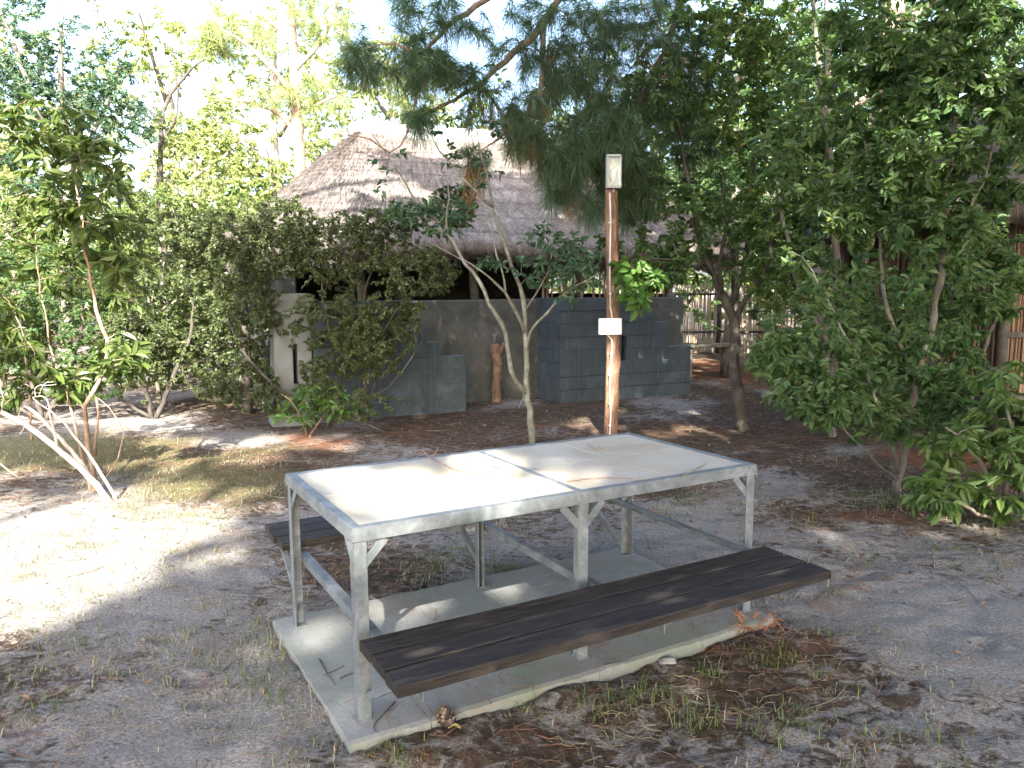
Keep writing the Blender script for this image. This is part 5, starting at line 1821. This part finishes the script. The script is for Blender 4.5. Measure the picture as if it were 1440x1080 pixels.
gm = mat_leaf('grass_blade', (0.05, 0.085, 0.022), (0.11, 0.15, 0.04), (0.3, 0.26, 0.11), 0.3, 0.6, 4.0)
sm = mat_leaf('straw_blade', (0.17, 0.145, 0.095), (0.3, 0.26, 0.18), (0.42, 0.37, 0.28), 0.3, 0.7, 4.0)
lm = mat_leaf('fallen_leaf_brown', (0.07, 0.05, 0.038), (0.2, 0.145, 0.1), (0.4, 0.33, 0.22), 0.1, 0.8, 4.0)
nm = mat_leaf('fallen_needle', (0.1, 0.045, 0.022), (0.24, 0.125, 0.07), (0.36, 0.24, 0.14), 0.1, 0.75, 3.0)


def gdens(x, y):
    s, g, r = zones(x, y)
    return np.clip((g - 0.22) * 1.5, 0.0, 1)


green, straw = MB(), MB()
x, y = scatter(60000, (-7, 2.2), (6, 12), lambda x, y: gdens(x, y) * 0.8)
h = rng.uniform(0, 1, len(x)) < 0.5
blades(green, x[h], y[h], 0.05, 0.005, rng, 0.9)
blades(straw, x[~h], y[~h], 0.055, 0.005, rng, 1.2)
# named tufts
TU = [(380, 930, .16, 130, .07), (400, 905, .1, 90, .07), (360, 960, .09, 70, .06), (395, 990, .08, 60, .05), (430, 900, .05, 50, .06), (290, 735, .16, 120, .08), (240, 690, .1, 80, .07),
      (740, 1000, .05, 40, .05), (830, 1000, .08, 50, .07), (855, 995, .06, 34, .08), (900, 985, .05, 34, .08), (925, 980, .05, 40, .09), (975, 1010, .06, 90, .08), (1000, 955, .04, 40, .08),
      (1085, 1028, .07, 70, .07), (1070, 935, .06, 70, .05), (1100, 930, .05, 60, .05), (560, 1068, .06, 120, .04), (700, 800, .07, 90, .07), (610, 790, .12, 110, .07), (600, 812, .12, 120, .05),
      (660, 770, .1, 80, .06), (965, 710, .12, 140, .07), (930, 725, .1, 80, .06), (1230, 705, .22, 220, .09), (1290, 710, .2, 180, .08), (1180, 900, .05, 30, .05), (1240, 1040, .06, 60, .05), (1140, 1010, .07, 70, .06),
      (1165, 960, .06, 40, .06), (1350, 1060, .09, 70, .05), (120, 900, .15, 60, .05), (230, 900, .12, 50, .05), (60, 1000, .1, 60, .05), (480, 1040, .07, 60, .05), (350, 860, .14, 70, .05), (150, 830, .2, 110, .06),
      (850, 660, .2, 60, .05), (1120, 735, .12, 60, .06), (1310, 770, .12, 70, .06), (1370, 800, .1, 60, .06), (1215, 790, .1, 60, .05), (520, 870, .04, 30, .06), (1400, 740, .15, 100, .07), (30, 950, .1, 60, .05)]
for (u, v, r, n_, L) in TU:
    p = on(u, v)
    a = rng.normal(0, 1, (n_, 2)) * r
    xx, yy = p[0] + a[:, 0], p[1] + a[:, 1]
    k = off_slab(xx, yy)
    xx, yy = xx[k], yy[k]
    h = rng.uniform(0, 1, len(xx)) < 0.68
    blades(green, xx[h], yy[h], L, 0.0042, rng, 0.7)
    blades(straw, xx[~h], yy[~h], L * 0.9, 0.004, rng, 1.4)
green2 = green
# curled dry runners
for (u, v) in ((880, 1000), (900, 1015), (860, 1020), (1010, 1000), (1060, 985), (850, 1060), (830, 1050), (1140, 910), (1000, 985), (950, 1000), (930, 1010), (890, 1040), (250, 1000), (120, 1040), (330, 960), (60, 870), (430, 1050), (380, 1040), (1170, 940), (300, 900), (200, 960), (1070, 1000), (1250, 900)):
    p = on(u, v)
    for k in range(4):
        c = p[:2] + rng.normal(0, .05, 2)
        a = rng.uniform(0, 6.28)
        pts = []
        for s in range(8):
            a += rng.normal(0, .7)
            c = c + 0.02 * np.array([math.cos(a), math.sin(a)])
            if off_slab(c[0], c[1]):
                pts.append((c[0], c[1], float(gh(c[0], c[1])) + 0.006 + 0.012 * rng.uniform()))
        if len(pts) > 3:
            straw.tube(pts, 0.0012, 4, False)
x, y = scatter(14000, (-4.5, 1.6), (5, 7), lambda x, y: 0.12 + 0.4 * gdens(x, y))
blades(straw, x, y, 0.04, 0.003, rng, 1.5)
for k in range(1000):
    cx0, cy0 = rng.uniform(-4.2, 4.6), 1.6 + 6 * rng.uniform() ** 1.3
    if fbm(cx0 * 1.3, cy0 * 1.3, 222, 3) < (0.36 if cx0 < 0 else 0.55):
        continue
    n_ = int(rng.uniform(14, 46))
    r = rng.uniform(.03, .11)
    xx, yy = cx0 + rng.normal(0, r, n_), cy0 + rng.normal(0, r, n_)
    q = off_slab(xx, yy, 0.01)
    xx, yy = xx[q], yy[q]
    if len(xx) < 3:
        continue
    h = rng.uniform(0, 1, len(xx)) < (0.25 if k % 4 == 0 else 0.05)
    if h.any():
        blades(green2, xx[h], yy[h], 0.05, 0.0038, rng, 0.8)
    if (~h).any():
        blades(straw, xx[~h], yy[~h], 0.06, 0.0034, rng, 1.5)
tag(green.build('grass', gm), kind='stuff')
tag(straw.build('dry_grass', sm), kind='stuff')

# bits of stick
mb = MB()
for k in range(260):
    c = np.array([rng.uniform(-4.5, 5), 1.6 + 8 * rng.uniform() ** 1.2])
    a = rng.uniform(0, 6.28)
    ln = rng.uniform(.05, .32)
    pts = []
    for s in np.linspace(0, 1, 6):
        a += rng.normal(0, .18)
        c = c + ln / 5 * np.array([math.cos(a), math.sin(a)])
        if off_slab(c[0], c[1], .02):
            pts.append((c[0], c[1], float(gh(c[0], c[1])) + 0.006))
    if len(pts) > 2:
        mb.tube(pts, np.linspace(1, .5, len(pts)) * rng.uniform(.0015, .004), 5)
tag(mb.build('stick_litter', M['bark_grey']), kind='stuff')

# pine needles
x, y = scatter(60000, (-4.6, 1.5), (5.4, 9.5), lambda x, y: np.clip(0.16 + 0.55 * zones(x, y)[2] + 0.25 * (0.6 - zones(x, y)[0]), 0.02, 1))
us_, vs_ = rng.uniform(-0.05, 2.05, 150), np.where(rng.uniform(0, 1, 150) < .6, rng.uniform(-0.1, 1.1, 150), rng.uniform(-0.1, 0.1, 150))
x = np.r_[x, X0 + us_ * TD[0] + vs_ * TN[0]]
y = np.r_[y, Y0 + us_ * TD[1] + vs_ * TN[1]]
mb = MB()
m_ = len(x)
a = rng.uniform(0, 2 * PI, m_)
L = rng.uniform(0.05, 0.17, m_)
cv = rng.normal(0, 0.12, m_)
rows = []
for s in (-0.5, 0.0, 0.5):
    ca, sa_ = np.cos(a + cv * s * 4), np.sin(a + cv * s * 4)
    qx, qy = x + ca * L * s, y + sa_ * L * s
    qz = np.where(off_slab(x, y), gh(qx, qy), 0.051) + 0.004 + 0.006 * rng.uniform(0, 1, m_)
    wv = 0.0011
    rows += [np.stack([qx - sa_ * wv, qy + ca * wv, qz], 1), np.stack([qx + sa_ * wv, qy - ca * wv, qz + 0.001], 1)]
v = np.stack(rows, 1)
bI = np.arange(m_)[:, None] * 6
mb.add(v.reshape(-1, 3), np.concatenate([bI + np.array([[0, 1, 3, 2]]), bI + np.array([[2, 3, 5, 4]])]))
tag(mb.build('needle_litter', nm), kind='stuff')
# fallen leaves
x, y = scatter(11000, (-5, 1.6), (6, 11), lambda x, y: 0.25 + 0.4 * zones(x, y)[1])
z = gh(x, y) + 0.006
d = rng.normal(0, 1, (len(x), 3)) * [1, 1, 0.12]
d = unit(d) * 0.02
mb = MB()
P0 = np.stack([x, y, z], 1)
leaves(mb, P0[:, None] + d[:, None] * np.linspace(0, 1, 3)[None, :, None], 1, 0.03, 0.013, rng, 0.0, 0.05, 0.2, 0.5, 1.2, 0.4)
tag(mb.build('leaf_litter', lm), kind='stuff')


# ------------------------------------------------------------------ countable small things
def stick(name, label, cat, paths, rad, mat):
    pts = np.array(paths[0], float)
    base = pts.mean(0)
    base[2] = pts[:, 2].min()
    mb = MB()
    for p in paths:
        P, R = smooth_path(p, np.linspace(rad, rad * .5, len(p)), 0.02, rng, 0.0008)
        mb.tube(P, R, 6)
    o = mb.build(name, mat, None, True, base)
    o.location = base
    return tag(o, label, cat)


def tpx(pts, z):
    return [on(u, v, z) if len(q) == 0 else on(u, v, q[0]) for u, v, *q in pts]


zt = 0.805
stick('twig', 'longest forked twig on the pale left half of the table', 'twig', [tpx([(594, 632, .83), (604, 642, .815), (618, 650), (640, 660), (668, 664), (700, 669)], zt), tpx([(606, 644), (613, 636, .83), (616, 630, .84)], zt)], 0.0042, M['bark_red'])
stick('twig', 'short straight twig beside the long forked twig, nearer the table middle bar', 'twig', [tpx([(652, 651), (675, 648), (697, 642)], zt)], 0.003, M['bark_red'])
stick('twig', 'dark twig pointing at the front edge just left of the table middle bar', 'twig', [tpx([(692, 655), (708, 661), (724, 669)], zt)], 0.0028, M['bark_grey'])
stick('twig', 'long thin curved twig lying across the right half of the table', 'twig', [tpx([(795, 677), (830, 673), (862, 672), (917, 675)], zt)], 0.0028, M['bark_red'])
stick('twig', 'stubby twig near the right front corner of the table', 'twig', [tpx([(958, 670), (976, 661), (993, 652)], zt)], 0.0038, M['bark_grey'])
stick('twig', 'small bent twig near the back of the right table half', 'twig', [tpx([(826, 624), (838, 632), (843, 627)], zt), tpx([(838, 632), (848, 630)], zt)], 0.0022, M['bark_red'])
zs_ = 0.056
stick('twig', 'crossed dark twig on the pad left of the near table leg', 'twig', [tpx([(449, 927), (458, 943), (471, 963)], zs_), tpx([(455, 950), (470, 943), (484, 936)], zs_ + .002), tpx([(478, 954), (490, 948), (505, 946)], zs_)], 0.0032, M['bark_dark'])
stick('twig', 'curled brown twig on the pad in front of the near table leg', 'twig', [tpx([(556, 986), (540, 1003), (527, 1018), (526, 1026), (533, 1030)], zs_)], 0.003, M['bark_dark'])
stick('twig', 'short dark twig on the pad under the front edge of the bench', 'twig', [tpx([(850, 934), (868, 932), (886, 928)], zs_)], 0.003, M['bark_dark'])
# pine cone: overlapping scales in spirals round a tapered core
pc_ = on(629, 1026, 0.0)
pc_[2] = float(gh(pc_[0], pc_[1])) + 0.028
mb = MB()
ax = unit(np.array([-0.55, 0.75, 0.28]))
e1 = unit(np.cross(ax, [0, 0, 1.0]))
e2 = np.cross(ax, e1)
prof = lambda s: 0.030 * math.sin(PI * (0.12 + 0.80 * s)) ** 0.8
mb.tube([ax * (s - .5) * 0.08 for s in np.linspace(0, 1, 9)], [prof(s) * 0.72 for s in np.linspace(0, 1, 9)], 10)
for k in range(95):
    s = (k + .5) / 95
    an = k * 2.39996
    rd_ = e1 * math.cos(an) + e2 * math.sin(an)
    sd_ = np.cross(ax, rd_)
    r = prof(s)
    p = ax * (s - .5) * 0.08 + rd_ * r * 0.55
    o_ = unit(rd_ * 1.0 + ax * 0.55)
    l_, w_ = 0.55 * r + 0.004, 0.0062
    tip = p + o_ * l_
    up_ = unit(np.cross(o_, sd_))
    v = [p - sd_ * w_ * .6, p + sd_ * w_ * .6, tip + sd_ * w_, tip - sd_ * w_, tip + o_ * 0.003 + up_ * 0.0, p + up_ * .003, tip + up_ * .0042]
    mb.add(v, [[0, 1, 2, 3], [0, 3, 6, 5], [1, 5, 6, 2]])
    mb.add([v[3], v[2], v[4], v[6]], [[0, 1, 2], [0, 2, 3], [1, 3, 2]])
n = N('pine_cone_scales')
g = n.new('ShaderNodeNewGeometry')
M['cone'] = n.set(n.ramp(g.outputs['Random Per Island'], [(0.0, (0.02, 0.013, 0.01)), (0.55, (0.07, 0.05, 0.038)), (1.0, (0.24, 0.19, 0.15))]), 0.8)
mb.V = [q_ * 1.08 for q_ in mb.V]
o = mb.build('pine_cone', M['cone'])
o.location = pc_
tag(o, 'grey brown open pine cone on the ground by the front edge of the pad', 'pine cone')
# yellow leaf, pale stone, dry needle sprig
mb = MB()
p = on(641, 1038, 0.0)
p[2] = float(gh(p[0], p[1])) + 0.012
d = np.array([0.9, -0.15, 0.05])
U = np.linspace(0, 1, 9)
v, f = [], []
sdv = unit(np.cross(d, [0, 0, 1.0]))
for i, s in enumerate(U):
    wd_ = 0.0125 * math.sin(PI * min(1, s * 0.94 + .05)) ** 0.8
    c = d * (s - .5) * 0.046 + np.array([0, 0, 0.006 * math.sin(s * 4)])
    v += [c + sdv * wd_ + [0, 0, wd_ * .45], c, c - sdv * wd_ + [0, 0, wd_ * .3]]
for i in range(8):
    f += [[i * 3, i * 3 + 1, i * 3 + 4, i * 3 + 3], [i * 3 + 1, i * 3 + 2, i * 3 + 5, i * 3 + 4]]
mb.add(v, f)
mb.tube([d * -0.023, d * -0.032 + [0, 0, -.002]], 0.0012, 5)
n = N('yellow_dead_leaf')
M['yleaf'] = n.set(n.ramp(n.noise(n.coord(), 90, 4), [(0.35, (0.36, 0.25, 0.06)), (0.6, (0.55, 0.42, 0.12))]), 0.6)
o = mb.build('fallen_leaf', M['yleaf'], smooth=True)
o.location = p
tag(o, 'curled yellow fallen leaf touching the pine cone', 'leaf')


def rock(px, py, r, label, mat, seed):
    p = on(px, py, 0.0)
    p[2] = float(gh(p[0], p[1]))
    rg = np.random.default_rng(seed)
    nu, nv = 16, 10
    v = []
    for i in range(nv + 1):
        th = PI * i / nv
        for j in range(nu):
            ph = 2 * PI * j / nu
            q = np.array([math.sin(th) * math.cos(ph), math.sin(th) * math.sin(ph), math.cos(th)])
            k = 0.75 + 0.6 * float(vnoise(q[0] * 1.6 + seed, q[1] * 1.6 + q[2] * 1.3, seed))
            v.append(q * k * np.array([r * 1.25, r * .9, r * .6]))
    i = np.arange(nv)[:, None] * nu
    j = np.arange(nu)[None]
    jn = (j + 1) % nu
    b_ = MB()
    b_.add(v, np.stack([i + j, i + nu + j, i + nu + jn, i + jn], -1).reshape(-1, 4))
    o_ = b_.build('stone', mat, None, True)
    o_.location = p
    return tag(o_, label, 'stone')


rock(938, 934, 0.032, 'pale concrete lump on the ground just off the front edge of the pad', M['slab'], 5)
rock(596, 566, 0.0, '', M['slab'], 6) if False else None
p = on(1062, 893, 0.0)
rg = np.random.default_rng(61)
mb = MB()
tws = []
for k in range(6):
    a = rg.uniform(0, 6.28)
    e = np.array([math.cos(a) * .09, math.sin(a) * .09, rg.uniform(.02, .10)])
    st_ = np.array([rg.normal(0, .02), rg.normal(0, .02), .005])
    tws.append(p + st_ + (e - st_) * np.linspace(0, 1, 6)[:, None])
mb.tubes(np.array(tws), np.full((6, 6), 0.0018), 4)
needles(mb, np.array(tws), 34, 0.085, 0.0022, rg, 0.1, 0.9, 0.7, 0.6)
V = mb.V
mb.V = [np.c_[q[:, :2], np.maximum(q[:, 2], 0.004)] for q in V]
n = N('rusty_dry_sprig')
g = n.new('ShaderNodeNewGeometry')
M['sprig'] = n.set(n.ramp(g.outputs['Random Per Island'], [(0.0, (0.1, 0.04, 0.02)), (0.6, (0.3, 0.12, 0.05)), (1.0, (0.42, 0.2, 0.09))]), 0.75)
o = mb.build('dry_sprig', M['sprig'], base=p)
o.location = p
tag(o, 'rusty dry pine sprig at the right front corner of the pad', 'sprig')
